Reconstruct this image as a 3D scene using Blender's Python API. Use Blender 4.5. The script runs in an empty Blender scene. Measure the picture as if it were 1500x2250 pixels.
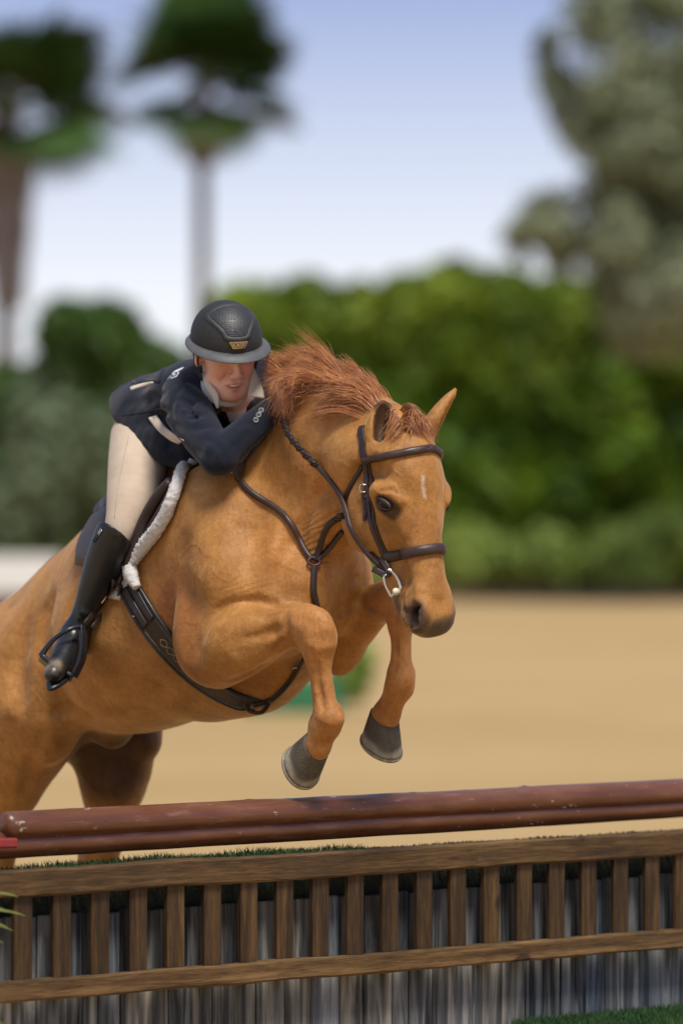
import bpy, math, random
import numpy as np
from mathutils import Vector, Matrix
from mathutils.bvhtree import BVHTree

random.seed(7)
RNG = np.random.default_rng(11)
sc = bpy.context.scene
COL = sc.collection

# ---------------------------------------------------------------- camera, sky, sun, exposure
W0, H0 = 1500.0, 2250.0          # pixel grid of the photograph, used for measuring
FPX = 10625.0                    # focal length in those pixels (170 mm on a 36 mm high frame)
HOR = 1150.0                     # horizon row
HC = 1.8                         # camera height
cam_d = bpy.data.cameras.new('camera'); cam = bpy.data.objects.new('camera', cam_d); COL.objects.link(cam)
cam.location = (0, 0, HC); cam.rotation_euler = (math.radians(90), 0, 0)
cam_d.sensor_fit = 'VERTICAL'; cam_d.sensor_height = 36.0; cam_d.lens = FPX / H0 * 36.0
cam_d.shift_y = (HOR - H0 / 2) / H0
cam_d.clip_start = 0.5; cam_d.clip_end = 4000
cam_d.dof.use_dof = True; cam_d.dof.focus_distance = 12.75; cam_d.dof.aperture_fstop = 1.85
sc.camera = cam
sc.render.resolution_x = 682; sc.render.resolution_y = 1024

SUN_EL, SUN_AZ = math.radians(62), math.radians(158)   # azimuth measured clockwise from +Y: behind the camera and to its right
wd = bpy.data.worlds.new('World'); sc.world = wd; wd.use_nodes = True
nt = wd.node_tree; nt.nodes.clear()
sky = nt.nodes.new('ShaderNodeTexSky'); sky.sky_type = 'NISHITA'; sky.sun_disc = False
sky.sun_elevation = SUN_EL; sky.sun_rotation = SUN_AZ; sky.altitude = 50
sky.air_density = 1.0; sky.dust_density = 0.3; sky.ozone_density = 3.0
# thin bright veil over the blue: milky at the horizon, clear blue a few degrees up and on to the zenith
sep = nt.nodes.new('ShaderNodeSeparateXYZ'); tcw = nt.nodes.new('ShaderNodeTexCoord')
nt.links.new(tcw.outputs['Generated'], sep.inputs[0])
rp = nt.nodes.new('ShaderNodeValToRGB'); el = rp.color_ramp.elements
SKYC = [(0.0, (9.4, 9.5, 9.9)), (.045, (8.9, 9.1, 9.8)), (.075, (6.4, 6.9, 8.6)), (.108, (3.5, 4.2, 6.9)), (.25, (3.0, 3.7, 5.8)), (1.0, (2.9, 3.4, 4.7))]
while len(el) < len(SKYC): el.new(.5)
for i_, (p_, c_) in enumerate(SKYC): el[i_].position = p_; el[i_].color = (*c_, 1)
nt.links.new(sep.outputs['Z'], rp.inputs['Fac'])
mxw = nt.nodes.new('ShaderNodeMix'); mxw.data_type = 'RGBA'; mxw.inputs[0].default_value = 0.88
nt.links.new(sky.outputs[0], mxw.inputs[6]); nt.links.new(rp.outputs[0], mxw.inputs[7])
bg = nt.nodes.new('ShaderNodeBackground'); bg.inputs['Strength'].default_value = 0.086
out = nt.nodes.new('ShaderNodeOutputWorld')
nt.links.new(mxw.outputs[2], bg.inputs[0]); nt.links.new(bg.outputs[0], out.inputs[0])
sun_d = bpy.data.lights.new('sun', 'SUN'); sun_d.energy = 3.1; sun_d.angle = math.radians(16); sun_d.color = (1.0, 0.95, 0.87)
sun = bpy.data.objects.new('sun', sun_d); COL.objects.link(sun)
_sd = Vector((math.sin(SUN_AZ) * math.cos(SUN_EL), math.cos(SUN_AZ) * math.cos(SUN_EL), math.sin(SUN_EL)))
sun.rotation_euler = (-_sd).to_track_quat('-Z', 'Y').to_euler(); sun.location = (0, 0, 20)
sc.view_settings.view_transform = 'Standard'; sc.view_settings.look = 'None'
sc.view_settings.exposure = 0.34; sc.view_settings.gamma = 1.0; sc.view_settings.use_curve_mapping = False

# ---------------------------------------------------------------- measuring helpers
def A(*v): return np.array(v, dtype=float)
def nrm(v): v = np.asarray(v, float); return v / (np.linalg.norm(v) + 1e-12)
CAM = A(0, 0, HC)
def ray(px, py): return A((px - W0 / 2) / FPX, 1.0, -(py - HOR) / FPX)
def P(px, py, d): return CAM + ray(px, py) * d
class Plane:
    """a vertical plane through O; F = heading in the plane, R = towards its right-hand side"""
    def __init__(s, O, theta):
        s.O = O; t = math.radians(theta)
        s.F = A(math.sin(t), -math.cos(t), 0); s.R = A(-math.cos(t), -math.sin(t), 0); s.U = A(0, 0, 1)
    def Q(s, px, py, r=0.0):
        v = ray(px, py); t = (r - (CAM - s.O) @ s.R) / (v @ s.R); return CAM + v * t
    def L(s, a, r, z): return s.O + a * s.F + r * s.R + z * s.U
    def mirror(s, p): p = np.asarray(p); return p - 2 * ((p - s.O) @ s.R) * s.R
B = Plane(P(688, 1235, 13.0), 38)
HD = Plane(B.Q(930, 1075, 0), 40)

def catmull(pts, n):
    pts = np.asarray(pts, float)
    if len(pts) < 3:
        t = np.linspace(0, 1, n * (len(pts) - 1) + 1)[:, None]; return pts[0] * (1 - t) + pts[-1] * t
    e = np.vstack([2 * pts[0] - pts[1], pts, 2 * pts[-1] - pts[-2]]); o = []
    for i in range(1, len(e) - 2):
        p0, p1, p2, p3 = e[i - 1], e[i], e[i + 1], e[i + 2]
        for k in range(n):
            t = k / n
            o.append(0.5 * (2 * p1 + (p2 - p0) * t + (2 * p0 - 5 * p1 + 4 * p2 - p3) * t * t + (3 * p1 - p0 - 3 * p2 + p3) * t ** 3))
    o.append(pts[-1]); return np.array(o)

# ---------------------------------------------------------------- signed distance sculpting
class Field:
    def __init__(s, lo, hi, h):
        s.h = h; s.lo = np.asarray(lo, float); n = np.ceil((np.asarray(hi) - s.lo) / h).astype(int) + 1
        s.n = n; s.a = np.full(n, 9.0, np.float32)
    def _sub(s, lo, hi, m):
        i0 = np.maximum(np.floor((lo - m - s.lo) / s.h).astype(int), 0)
        i1 = np.minimum(np.ceil((hi + m - s.lo) / s.h).astype(int) + 1, s.n)
        if np.any(i1 <= i0): return None
        g = [(s.lo[k] + np.arange(i0[k], i1[k]) * s.h).astype(np.float32) for k in range(3)]
        return (slice(i0[0], i1[0]), slice(i0[1], i1[1]), slice(i0[2], i1[2])), g
    def _op(s, sl, d, k, op):
        a = s.a[sl]
        if op == 's': d = -d
        if op == 'u':
            h = np.maximum(k - np.abs(a - d), 0) / k; s.a[sl] = np.minimum(a, d) - h * h * (k * 0.25)
        else:
            h = np.maximum(k - np.abs(a - d), 0) / k; s.a[sl] = np.maximum(a, d) + h * h * (k * 0.25)
    def chain(s, pts, rad, k=0.04, op='u', ax=None, ky=1.0, n=5):
        """tapering tube through pts; ky squeezes it along the axis ax"""
        pr = catmull(np.hstack([np.asarray(pts, float), np.asarray(rad, float)[:, None]]), n)
        p, r = pr[:, :3], np.maximum(pr[:, 3], 0.0015)
        rm = r.max() * max(1, ky)
        q = s._sub(p.min(0) - rm, p.max(0) + rm, k + 3 * s.h)
        if q is None: return
        sl, g = q
        X, Y, Z = g[0][:, None, None], g[1][None, :, None], g[2][None, None, :]
        if ax is not None:
            ax = np.asarray(ax); c0 = p.mean(0); f = 1 / ky - 1
            dt = ((X - c0[0]) * ax[0] + (Y - c0[1]) * ax[1] + (Z - c0[2]) * ax[2]) * f
            X = X + dt * ax[0]; Y = Y + dt * ax[1]; Z = Z + dt * ax[2]
            p = p + (((p - c0) @ ax) * f)[:, None] * ax
        best = None
        for i in range(len(p) - 1):
            a, b = p[i], p[i + 1]; ab = b - a; L2 = ab @ ab + 1e-12
            t = ((X - a[0]) * ab[0] + (Y - a[1]) * ab[1] + (Z - a[2]) * ab[2]) / L2
            t = np.clip(t, 0, 1)
            d = np.sqrt((X - a[0] - t * ab[0]) ** 2 + (Y - a[1] - t * ab[1]) ** 2 + (Z - a[2] - t * ab[2]) ** 2) - (r[i] + t * (r[i + 1] - r[i]))
            best = d if best is None else np.minimum(best, d)
        s._op(sl, (best * min(1, ky)).astype(np.float32), k, op)
    def ell(s, c, axes, rad, k=0.04, op='u'):
        ax = [nrm(v) for v in axes]; rad = np.asarray(rad, float)
        ext = np.sqrt(sum((ax[i] * rad[i]) ** 2 for i in range(3)))
        q = s._sub(c - ext, c + ext, k + 3 * s.h)
        if q is None: return
        sl, g = q
        X, Y, Z = g[0][:, None, None] - c[0], g[1][None, :, None] - c[1], g[2][None, None, :] - c[2]
        k0 = 0; k1 = 0
        for i in range(3):
            e = X * ax[i][0] + Y * ax[i][1] + Z * ax[i][2]
            k0 = k0 + (e / rad[i]) ** 2; k1 = k1 + (e / rad[i] ** 2) ** 2
        k0 = np.sqrt(k0); d = k0 * (k0 - 1) / (np.sqrt(k1) + 1e-6)
        s._op(sl, d.astype(np.float32), k, op)
    def cut(s, c, n, k=0.006):
        """drop everything on the side n points to"""
        g = [(s.lo[i] + np.arange(s.n[i]) * s.h).astype(np.float32) for i in range(3)]
        d = (g[0][:, None, None] - c[0]) * n[0] + (g[1][None, :, None] - c[1]) * n[1] + (g[2][None, None, :] - c[2]) * n[2]
        s._op((slice(None),) * 3, d.astype(np.float32), k, 'i')
    def mesh(s, relax=2):
        a = s.a; ins = a < 0; nx, ny, nz = a.shape
        cnt = np.zeros((nx - 1, ny - 1, nz - 1), np.int8)
        for i in (0, 1):
            for j in (0, 1):
                for k in (0, 1): cnt += ins[i:nx - 1 + i, j:ny - 1 + j, k:nz - 1 + k]
        ci = np.argwhere((cnt > 0) & (cnt < 8)); del cnt
        idx = np.full((nx - 1, ny - 1, nz - 1), -1, np.int32); idx[ci[:, 0], ci[:, 1], ci[:, 2]] = np.arange(len(ci))
        val = np.stack([a[ci[:, 0] + i, ci[:, 1] + j, ci[:, 2] + k] for i in (0, 1) for j in (0, 1) for k in (0, 1)], 1)
        cor = np.array([(i, j, k) for i in (0, 1) for j in (0, 1) for k in (0, 1)], float)
        acc = np.zeros((len(ci), 3)); num = np.zeros(len(ci))
        for e0 in range(8):
            for bit in (1, 2, 4):
                if e0 & bit: continue
                e1 = e0 | bit; v0, v1 = val[:, e0], val[:, e1]; m = (v0 < 0) != (v1 < 0)
                t = np.where(m, v0 / np.where(m, v0 - v1, 1), 0)[:, None]
                acc += np.where(m[:, None], cor[e0] + t * (cor[e1] - cor[e0]), 0); num += m
        v = s.lo + (ci + acc / num[:, None]) * s.h
        F = []
        for ax in range(3):
            o1, o2 = [(1, 2), (2, 0), (0, 1)][ax]
            sl0 = [slice(None)] * 3; sl1 = [slice(None)] * 3; sl0[ax] = slice(0, -1); sl1[ax] = slice(1, None)
            e = np.argwhere(ins[tuple(sl0)] != ins[tuple(sl1)])
            e = e[(e[:, o1] > 0) & (e[:, o2] > 0) & (e[:, o1] < a.shape[o1] - 1) & (e[:, o2] < a.shape[o2] - 1)]
            if not len(e): continue
            sg = ins[e[:, 0], e[:, 1], e[:, 2]]
            def cell(d1, d2):
                c = e.copy(); c[:, o1] -= d1; c[:, o2] -= d2; return idx[c[:, 0], c[:, 1], c[:, 2]]
            q = np.stack([cell(1, 1), cell(0, 1), cell(0, 0), cell(1, 0)], 1)
            q[~sg] = q[~sg][:, ::-1]; F.append(q)
        F = np.vstack(F)
        for _ in range(relax):
            sm = np.zeros_like(v); c = np.zeros(len(v))
            for a0, a1 in ((0, 1), (1, 2), (2, 3), (3, 0)):
                for x, y in ((a0, a1), (a1, a0)):
                    for d in range(3): sm[:, d] += np.bincount(F[:, x], weights=v[F[:, y], d], minlength=len(v))
                    c += np.bincount(F[:, x], minlength=len(v))
            v = v * 0.4 + 0.6 * sm / np.maximum(c, 1)[:, None]
        return v, F

# ---------------------------------------------------------------- objects
def to_mesh(name, v, f, smooth=True):
    me = bpy.data.meshes.new(name); v = np.asarray(v, dtype=np.float32)
    if isinstance(f, np.ndarray) and f.ndim == 2:
        me.vertices.add(len(v)); me.vertices.foreach_set('co', v.ravel())
        k = f.shape[1]; me.loops.add(f.size); me.loops.foreach_set('vertex_index', f.astype(np.int32).ravel())
        me.polygons.add(len(f)); me.polygons.foreach_set('loop_start', (np.arange(len(f)) * k).astype(np.int32))
        me.update(calc_edges=True)
    else:
        me.from_pydata(v.tolist(), [], [list(map(int, q)) for q in f]); me.update()
    if smooth: me.polygons.foreach_set('use_smooth', np.ones(len(me.polygons), bool))
    return me
def prop(o, label=None, cat=None, group=None, kind=None):
    for k, x in (('label', label), ('category', cat), ('group', group), ('kind', kind)):
        if x: o[k] = x
    return o
def add(name, me, mat, parent=None, loc=None, **kw):
    o = bpy.data.objects.new(name, me); COL.objects.link(o)
    if mat is not None and len(me.materials) == 0: me.materials.append(mat)
    if parent is not None:
        o.parent = parent
        w = A(0, 0, 0); q = parent
        while q is not None: w = w + np.array(q.location); q = q.parent
        o.location = (A(0, 0, 0) if loc is None else loc) - w
    elif loc is not None: o.location = loc
    return prop(o, **kw)
def thing(name, loc, label, cat, group=None):
    o = bpy.data.objects.new(name, None); COL.objects.link(o); o.location = loc; o.empty_display_size = 0.1
    return prop(o, label, cat, group)
def vcol(me, c):
    c = np.asarray(c, np.float32)
    if c.shape[1] == 3: c = np.hstack([c, np.ones((len(c), 1), np.float32)])
    at = me.color_attributes.new('Col', 'FLOAT_COLOR', 'POINT'); at.data.foreach_set('color', c.ravel())
def bvh_of(v, f): return BVHTree.FromPolygons([tuple(x) for x in v], [tuple(map(int, q)) for q in f])
class Surf:
    def __init__(s, v, f): s.b = bvh_of(v, f)
    def hit(s, px, py):
        h = s.b.ray_cast(Vector(CAM), Vector(nrm(ray(px, py))))
        if h[0] is None:
            best = None
            d = nrm(ray(px, py))
            for t in np.linspace(12.0, 15.0, 61):
                n = s.b.find_nearest(Vector(CAM + d * t))
                if n[0] is not None and (best is None or n[3] < best[3]): best = n
            h = best
        return np.array(h[0]), np.array(h[1])
    def near(s, p):
        n = s.b.find_nearest(Vector(p)); return np.array(n[0]), np.array(n[1])
    def cast(s, c, d):
        h = s.b.ray_cast(Vector(c), Vector(nrm(d)))
        return (np.array(h[0]), np.array(h[1])) if h[0] is not None else s.near(c)

def tube(pts, rad, n=8, sub=4, caps=True, bump=0.0, fl=None):
    """round bar through pts; returns verts, faces"""
    pts = np.asarray(pts, float); rad = np.broadcast_to(np.asarray(rad, float), (len(pts),))
    pr = catmull(np.hstack([pts, rad[:, None]]), sub) if sub > 1 else np.hstack([pts, rad[:, None]])
    p, r = pr[:, :3], pr[:, 3]
    T = np.gradient(p, axis=0); T /= np.linalg.norm(T, axis=1)[:, None] + 1e-12
    N = np.cross(T[0], [0, 0, 1.0]);
    if np.linalg.norm(N) < 1e-3: N = np.cross(T[0], [1.0, 0, 0])
    N = nrm(N); V = []; F = []
    for i in range(len(p)):
        N = nrm(N - T[i] * (N @ T[i])); Bn = np.cross(T[i], N)
        for k in range(n):
            a = 2 * math.pi * k / n; rr = r[i] * (1 + (bump * RNG.standard_normal() if bump else 0))
            V.append(p[i] + rr * (math.cos(a) * N + math.sin(a) * Bn))
    m = len(p)
    for i in range(m - 1):
        for k in range(n):
            F.append((i * n + k, i * n + (k + 1) % n, (i + 1) * n + (k + 1) % n, (i + 1) * n + k))
    if caps: F.append(tuple(range(n))[::-1]); F.append(tuple((m - 1) * n + k for k in range(n)))
    return np.array(V), F
def ribbon(pts, nor, width, thick, sub=4, lift=0.0, dome=0.0):
    """flat strap lying on a surface; nor = outward normals; returns verts, faces"""
    pts = np.asarray(pts, float); nor = np.asarray(nor, float); wd_ = np.broadcast_to(np.asarray(width, float), (len(pts),))
    pr = catmull(np.hstack([pts, nor, wd_[:, None]]), sub) if sub > 1 else np.hstack([pts, nor, wd_[:, None]])
    p, N, w = pr[:, :3], pr[:, 3:6], pr[:, 6]
    for _ in range(2):
        if len(N) > 4: N[1:-1] = (N[:-2] + N[1:-1] + N[2:]) / 3
    T = np.gradient(p, axis=0); V = []; F = []
    prof = [(-.5, 0), (-.5, .7), (-.42, 1), (-.2, 1 + dome), (.2, 1 + dome), (.42, 1), (.5, .7), (.5, 0)]; n = len(prof)
    for i in range(len(p)):
        t = nrm(T[i]); nn = nrm(N[i] - t * (N[i] @ t)); b = np.cross(t, nn)
        for x, y in prof: V.append(p[i] + nn * (lift + y * thick) + b * x * w[i])
    m = len(p)
    for i in range(m - 1):
        for k in range(n):
            F.append((i * n + k, (i + 1) * n + k, (i + 1) * n + (k + 1) % n, i * n + (k + 1) % n))
    F.append(tuple(range(n))); F.append(tuple((m - 1) * n + k for k in range(n))[::-1])
    return np.array(V), F
def join(parts):
    V = []; F = []; o = 0
    for v, f in parts:
        V.append(np.asarray(v)); F += [tuple(i + o for i in q) for q in f]; o += len(v)
    return np.vstack(V), F
def box(sx, sy, sz, bev=0.0):
    """bevelled box centred on the origin"""
    b = min(bev, sx * .45, sy * .45, sz * .45); x, y, z = sx / 2, sy / 2, sz / 2
    if b <= 0:
        v = [(i * x, j * y, k * z) for i in (-1, 1) for j in (-1, 1) for k in (-1, 1)]
        return np.array(v), [(0, 1, 3, 2), (4, 6, 7, 5), (0, 4, 5, 1), (2, 3, 7, 6), (0, 2, 6, 4), (1, 5, 7, 3)]
    import bmesh
    bm = bmesh.new(); bmesh.ops.create_cube(bm, size=1)
    bmesh.ops.scale(bm, vec=(sx, sy, sz), verts=bm.verts)
    bmesh.ops.bevel(bm, geom=list(bm.edges), offset=b, segments=1, affect='EDGES')
    v = np.array([w.co[:] for w in bm.verts]); f = [tuple(w.index for w in q.verts) for q in bm.faces]; bm.free(); return v, f

# ---------------------------------------------------------------- materials
class M:
    def __init__(s, name, rough=0.6, spec=0.5, metal=0.0):
        s.m = bpy.data.materials.new(name); s.m.use_nodes = True; s.t = s.m.node_tree
        s.b = s.t.nodes['Principled BSDF']; s.b.inputs['Roughness'].default_value = rough
        s.b.inputs['Specular IOR Level'].default_value = spec; s.b.inputs['Metallic'].default_value = metal
        s.tc = s.t.nodes.new('ShaderNodeTexCoord')
    def n(s, t, **kw):
        x = s.t.nodes.new(t)
        for k, v in kw.items(): setattr(x, k, v)
        return x
    def l(s, a, b): s.t.links.new(a, b)
    def coord(s, scale=(1, 1, 1), rnd=False, space='Object'):
        mp = s.n('ShaderNodeMapping'); mp.inputs['Scale'].default_value = scale
        src = s.tc.outputs[space]
        if rnd:
            oi = s.n('ShaderNodeObjectInfo'); vm = s.n('ShaderNodeVectorMath', operation='SCALE'); cmb = s.n('ShaderNodeCombineXYZ')
            for i in range(3): s.l(oi.outputs['Random'], cmb.inputs[i])
            s.l(cmb.outputs[0], vm.inputs[0]); vm.inputs['Scale'].default_value = 37.0
            ad = s.n('ShaderNodeVectorMath', operation='ADD'); s.l(src, ad.inputs[0]); s.l(vm.outputs[0], ad.inputs[1]); src = ad.outputs[0]
        s.l(src, mp.inputs['Vector']); return mp.outputs[0]
    def noise(s, scale, detail=4, rough=0.55, co=None, dist=0.0):
        x = s.n('ShaderNodeTexNoise'); x.inputs['Scale'].default_value = scale; x.inputs['Detail'].default_value = detail
        x.inputs['Roughness'].default_value = rough; x.inputs['Distortion'].default_value = dist
        s.l(co if co is not None else s.tc.outputs['Object'], x.inputs['Vector']); return x.outputs['Fac']
    def ramp(s, fac, stops):
        r = s.n('ShaderNodeValToRGB'); e = r.color_ramp.elements
        while len(e) < len(stops): e.new(0.5)
        for i, (p, c) in enumerate(stops):
            e[i].position = p; e[i].color = (c, c, c, 1) if not hasattr(c, '__len__') else (*c[:3], 1)
        s.l(fac, r.inputs['Fac']); return r.outputs['Color']
    def mix(s, fac, a, b, mode='MIX'):
        x = s.n('ShaderNodeMix', data_type='RGBA', blend_type=mode)
        for k, v in ((0, fac), (6, a), (7, b)):
            if hasattr(v, 'is_linked'): s.l(v, x.inputs[k])
            elif k == 0: x.inputs[0].default_value = v
            else: x.inputs[k].default_value = (*v[:3], 1)
        return x.outputs[2]
    def base(s, c):
        if hasattr(c, 'is_linked'): s.l(c, s.b.inputs['Base Color'])
        else: s.b.inputs['Base Color'].default_value = (*c, 1)
        return s
    def rough(s, c): s.l(c, s.b.inputs['Roughness']); return s
    def bump(s, h, strength=0.3, dist=0.002):
        prev = s.b.inputs['Normal'].links[0].from_socket if s.b.inputs['Normal'].is_linked else None
        x = s.n('ShaderNodeBump'); x.inputs['Strength'].default_value = strength; x.inputs['Distance'].default_value = dist
        s.l(h, x.inputs['Height'])
        if prev is not None: s.l(prev, x.inputs['Normal'])
        s.l(x.outputs[0], s.b.inputs['Normal']); return s
    def attr(s, name='Col'):
        x = s.n('ShaderNodeAttribute'); x.attribute_name = name; return x.outputs['Color']
def plain(name, c, rough=0.6, var=0.15, scale=40, bump=0.0, spec=0.5, metal=0.0, bdist=0.002):
    m = M(name, rough, spec, metal); nz = m.noise(scale, 5)
    lo = [x * (1 - var) for x in c]; hi = [min(1, x * (1 + var)) for x in c]
    m.base(m.ramp(nz, [(0.3, lo), (0.7, hi)]))
    if bump: m.bump(m.noise(scale * 3, 4), bump, bdist)
    return m.m
# ================================================================= SETTING
m = M('arena_sand', .95, .15)
big = m.noise(.13, 5, .6); mid = m.noise(1.7, 5, .6); fine = m.noise(22, 4, .6)
c = m.mix(m.ramp(big, [(.3, 0), (.7, 1)]), (.39, .26, .108), (.49, .338, .160)); c = m.mix(m.ramp(mid, [(.3, .0), (.75, .30)]), c, (.33, .212, .085))
m.base(c); m.bump(mid, .5, .03); m.bump(fine, .6, .01)
add('ground', to_mesh('ground', [(-900, -30, 0), (900, -30, 0), (900, 3200, 0), (-900, 3200, 0)], [(0, 1, 2, 3)]), m.m, kind='structure')

# ---- the jump: slatted wooden panel in front of grey boards, turf on top
PHI = math.atan(FPX / 12100.0)
class FencePlane:
    def __init__(s):
        s.O = P(750, 1870, 12.8); s.u = A(math.cos(PHI), math.sin(PHI), 0); s.n = A(math.sin(PHI), -math.cos(PHI), 0)
    def Q(s, px, py, off=0.0):
        v = ray(px, py); t = (off - (CAM - s.O) @ s.n) / (v @ s.n); return CAM + v * t
    def uv(s, px, py, off=0.0): q = s.Q(px, py, off) - s.O; return q @ s.u, q[2] + s.O[2]
    def L(s, u, off, z): q = s.O + u * s.u + off * s.n; return A(q[0], q[1], z)
FP = FencePlane()
def wood(name, axis, dark, mid_, lite, rough=.62, streak=1.0):
    m = M(name, rough, .35); sc_ = [38, 38, 38]; sc_[axis] = 2.2
    g = m.noise(1.0, 6, .62, m.coord(sc_, rnd=True), .6); sc2 = [120, 120, 120]; sc2[axis] = 7
    g2 = m.noise(1.0, 4, .6, m.coord(sc2, rnd=True)); bl = m.noise(6, 4, .6, m.coord((1, 1, 1), rnd=True))
    c = m.ramp(g, [(.34, dark), (.5, mid_), (.66, lite)])
    c = m.mix(m.ramp(bl, [(.35, .0), (.75, .55)]), c, dark)
    sc3 = [330, 330, 330]; sc3[axis] = 16; g3 = m.noise(1.0, 3, .6, m.coord(sc3, rnd=True)); c = m.mix(m.ramp(g3, [(.3, .75), (.48, 0)]), c, [x * .4 for x in dark]); c = m.mix(m.ramp(g3, [(.56, 0), (.72, .55)]), c, lite)
    kn = m.noise(1.0, 2, .5, m.coord([9 if i_ != axis else 5 for i_ in range(3)], rnd=True)); c = m.mix(m.ramp(kn, [(.70, 0), (.74, .8)]), c, [x * .3 for x in dark])
    c = m.mix(m.ramp(g2, [(.62, 0), (.78, .5)]), c, lite)
    c = m.mix(m.ramp(g2, [(.24, .7), (.36, 0)]), c, [x * .35 for x in dark])
    oi = m.n('ShaderNodeObjectInfo'); c = m.mix(1.0, c, m.ramp(oi.outputs['Random'], [(0, .78), (1, 1.15)]), 'MULTIPLY')
    m.base(c); m.rough(m.ramp(g2, [(.3, rough + .12), (.8, rough - .12)])); m.bump(g, .35, .004); m.bump(g2, .45, .0025); return m.m
SLAT_Z = wood('stained_slat', 2, (.024, .012, .004), (.058, .029, .0085), (.125, .066, .021))
RAIL_X = wood('stained_rail', 0, (.046, .023, .008), (.105, .055, .017), (.21, .12, .045))
# grey, brushed-paint boards
m = M('grey_painted_board', .7, .3); oi = m.n('ShaderNodeObjectInfo')
s1 = m.noise(1.0, 5, .6, m.coord((15, 15, 1.0), rnd=True), 1.6); s2 = m.noise(1.0, 5, .65, m.coord((70, 70, 1.6), rnd=True))
c = m.ramp(s1, [(.34, (.008, .009, .011)), (.46, (.060, .064, .068)), (.56, (.16, .16, .155)), (.68, (.36, .35, .33))])
c = m.mix(m.ramp(s2, [(.5, 0), (.72, .6)]), c, (.30, .295, .28)); c = m.mix(m.ramp(s2, [(.26, .7), (.42, 0)]), c, (.02, .022, .026))
tn = m.ramp(oi.outputs['Random'], [(0, (.75, .85, 1.0)), (.35, (1.0, .93, .82)), (.7, (1.05, 1.05, 1.05)), (1, (.62, .66, .72))])
m.base(m.mix(1.0, c, tn, 'MULTIPLY')); m.bump(s1, .3, .003); m.bump(s2, .3, .0015); BOARD = m.m
m = M('artificial_turf', .75, .2); oi = m.noise(40, 3, .6); m.base(m.ramp(oi, [(.25, (.012, .035, .012)), (.55, (.035, .085, .025)), (.85, (.10, .15, .05))])); TURF = m.m

u_first, _ = FP.uv(40, 1990); u_last, _ = FP.uv(1493, 1950); du = (u_last - u_first) / 19.0
zr1 = FP.O[2]; zr0 = FP.uv(750, 1927)[1]; zl1 = FP.uv(750, 2100)[1]; zl0 = FP.uv(750, 2145)[1]
zb = FP.uv(720, 1971, -.075)[1]
U0, U1 = u_first - 2.5 * du, u_last + 2.9 * du
fence = thing('slatted_jump_panel', FP.L((U0 + U1) / 2, 0, 0), 'brown slatted wooden jump panel in front of grey boards under the pole', 'jump panel')
rotz = PHI
def fpiece(name, L_, hgt, dep, uc, off, zc, mat, bev=.003, parent=fence, key={}):
    k = (name, round(L_, 4), round(hgt, 4), round(dep, 4))
    if k not in key:
        key[k] = to_mesh(name, *box(L_, dep, hgt, bev), smooth=False)
    o = add(name, key[k], mat, parent, loc=FP.L(uc, off, zc)); o.rotation_euler = (0, 0, rotz); return o
def wavy_rail(L_, hgt, dep, seed):
    """long rail with slightly uneven worn edges"""
    r = np.random.default_rng(seed); n = 60; V = []; F = []
    prof = [(-1, -1, .1, 0), (-1, -1, 0, .1), (-1, 1, 0, -.1), (-1, 1, .1, 0), (1, 1, -.1, 0), (1, 1, 0, -.1), (1, -1, 0, .1), (1, -1, -.1, 0)]
    b = .006
    wob = catmull(r.standard_normal((16, 2)) * .0012, 4)[:n + 1]
    for i in range(n + 1):
        x = (i / n - .5) * L_; w = wob[min(i, len(wob) - 1)]
        for y, z, by, bz in prof:
            j = r.standard_normal() * .0006
            V.append((x, y * dep / 2 + by * b * 10 + w[0] + j, z * hgt / 2 + bz * b * 10 + w[1] + j))
    for i in range(n):
        for k in range(8): F.append((i * 8 + k, i * 8 + (k + 1) % 8, (i + 1) * 8 + (k + 1) % 8, (i + 1) * 8 + k))
    F.append(tuple(range(8))[::-1]); F.append(tuple(n * 8 + k for k in range(8)))
    return np.array(V), F
Lr = U1 - U0
for zt, zbm, dp, sd in ((zr1, zr0, .042, 3), (zl1, zl0, .036, 5)):
    o = add('rail', to_mesh('rail', *wavy_rail(Lr, zt - zbm, dp, sd), smooth=False), RAIL_X, fence, loc=FP.L((U0 + U1) / 2, -dp / 2, (zt + zbm) / 2)); o.rotation_euler = (0, 0, rotz)
sw = (FP.uv(80, 1990)[0] - FP.uv(40, 1990)[0])
for i in range(-2, 22):
    fpiece('slat', sw, zr0 - zl1 + .03, .017, u_first + i * du + sw / 2, -.022, (zr0 + zl1) / 2, SLAT_Z, .0025)
# grey boards standing behind, one by one
wall = thing('grey_board_box', FP.L((U0 + U1) / 2, -.15, 0), 'weathered grey board box behind the brown slats, topped with turf', 'jump box')
u = U0 + .02; k = 0
rr = np.random.default_rng(4)
while u < U1 - .03:
    w = rr.choice([.062, .074, .086, .098]); dz = rr.uniform(-.004, .004)
    o = fpiece('board', w - .0025, round(zb, 3), .014, u + w / 2, -.082 + rr.uniform(-.0025, .0025), zb / 2 + dz, BOARD, .003, wall)
    u += w; k += 1
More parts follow.
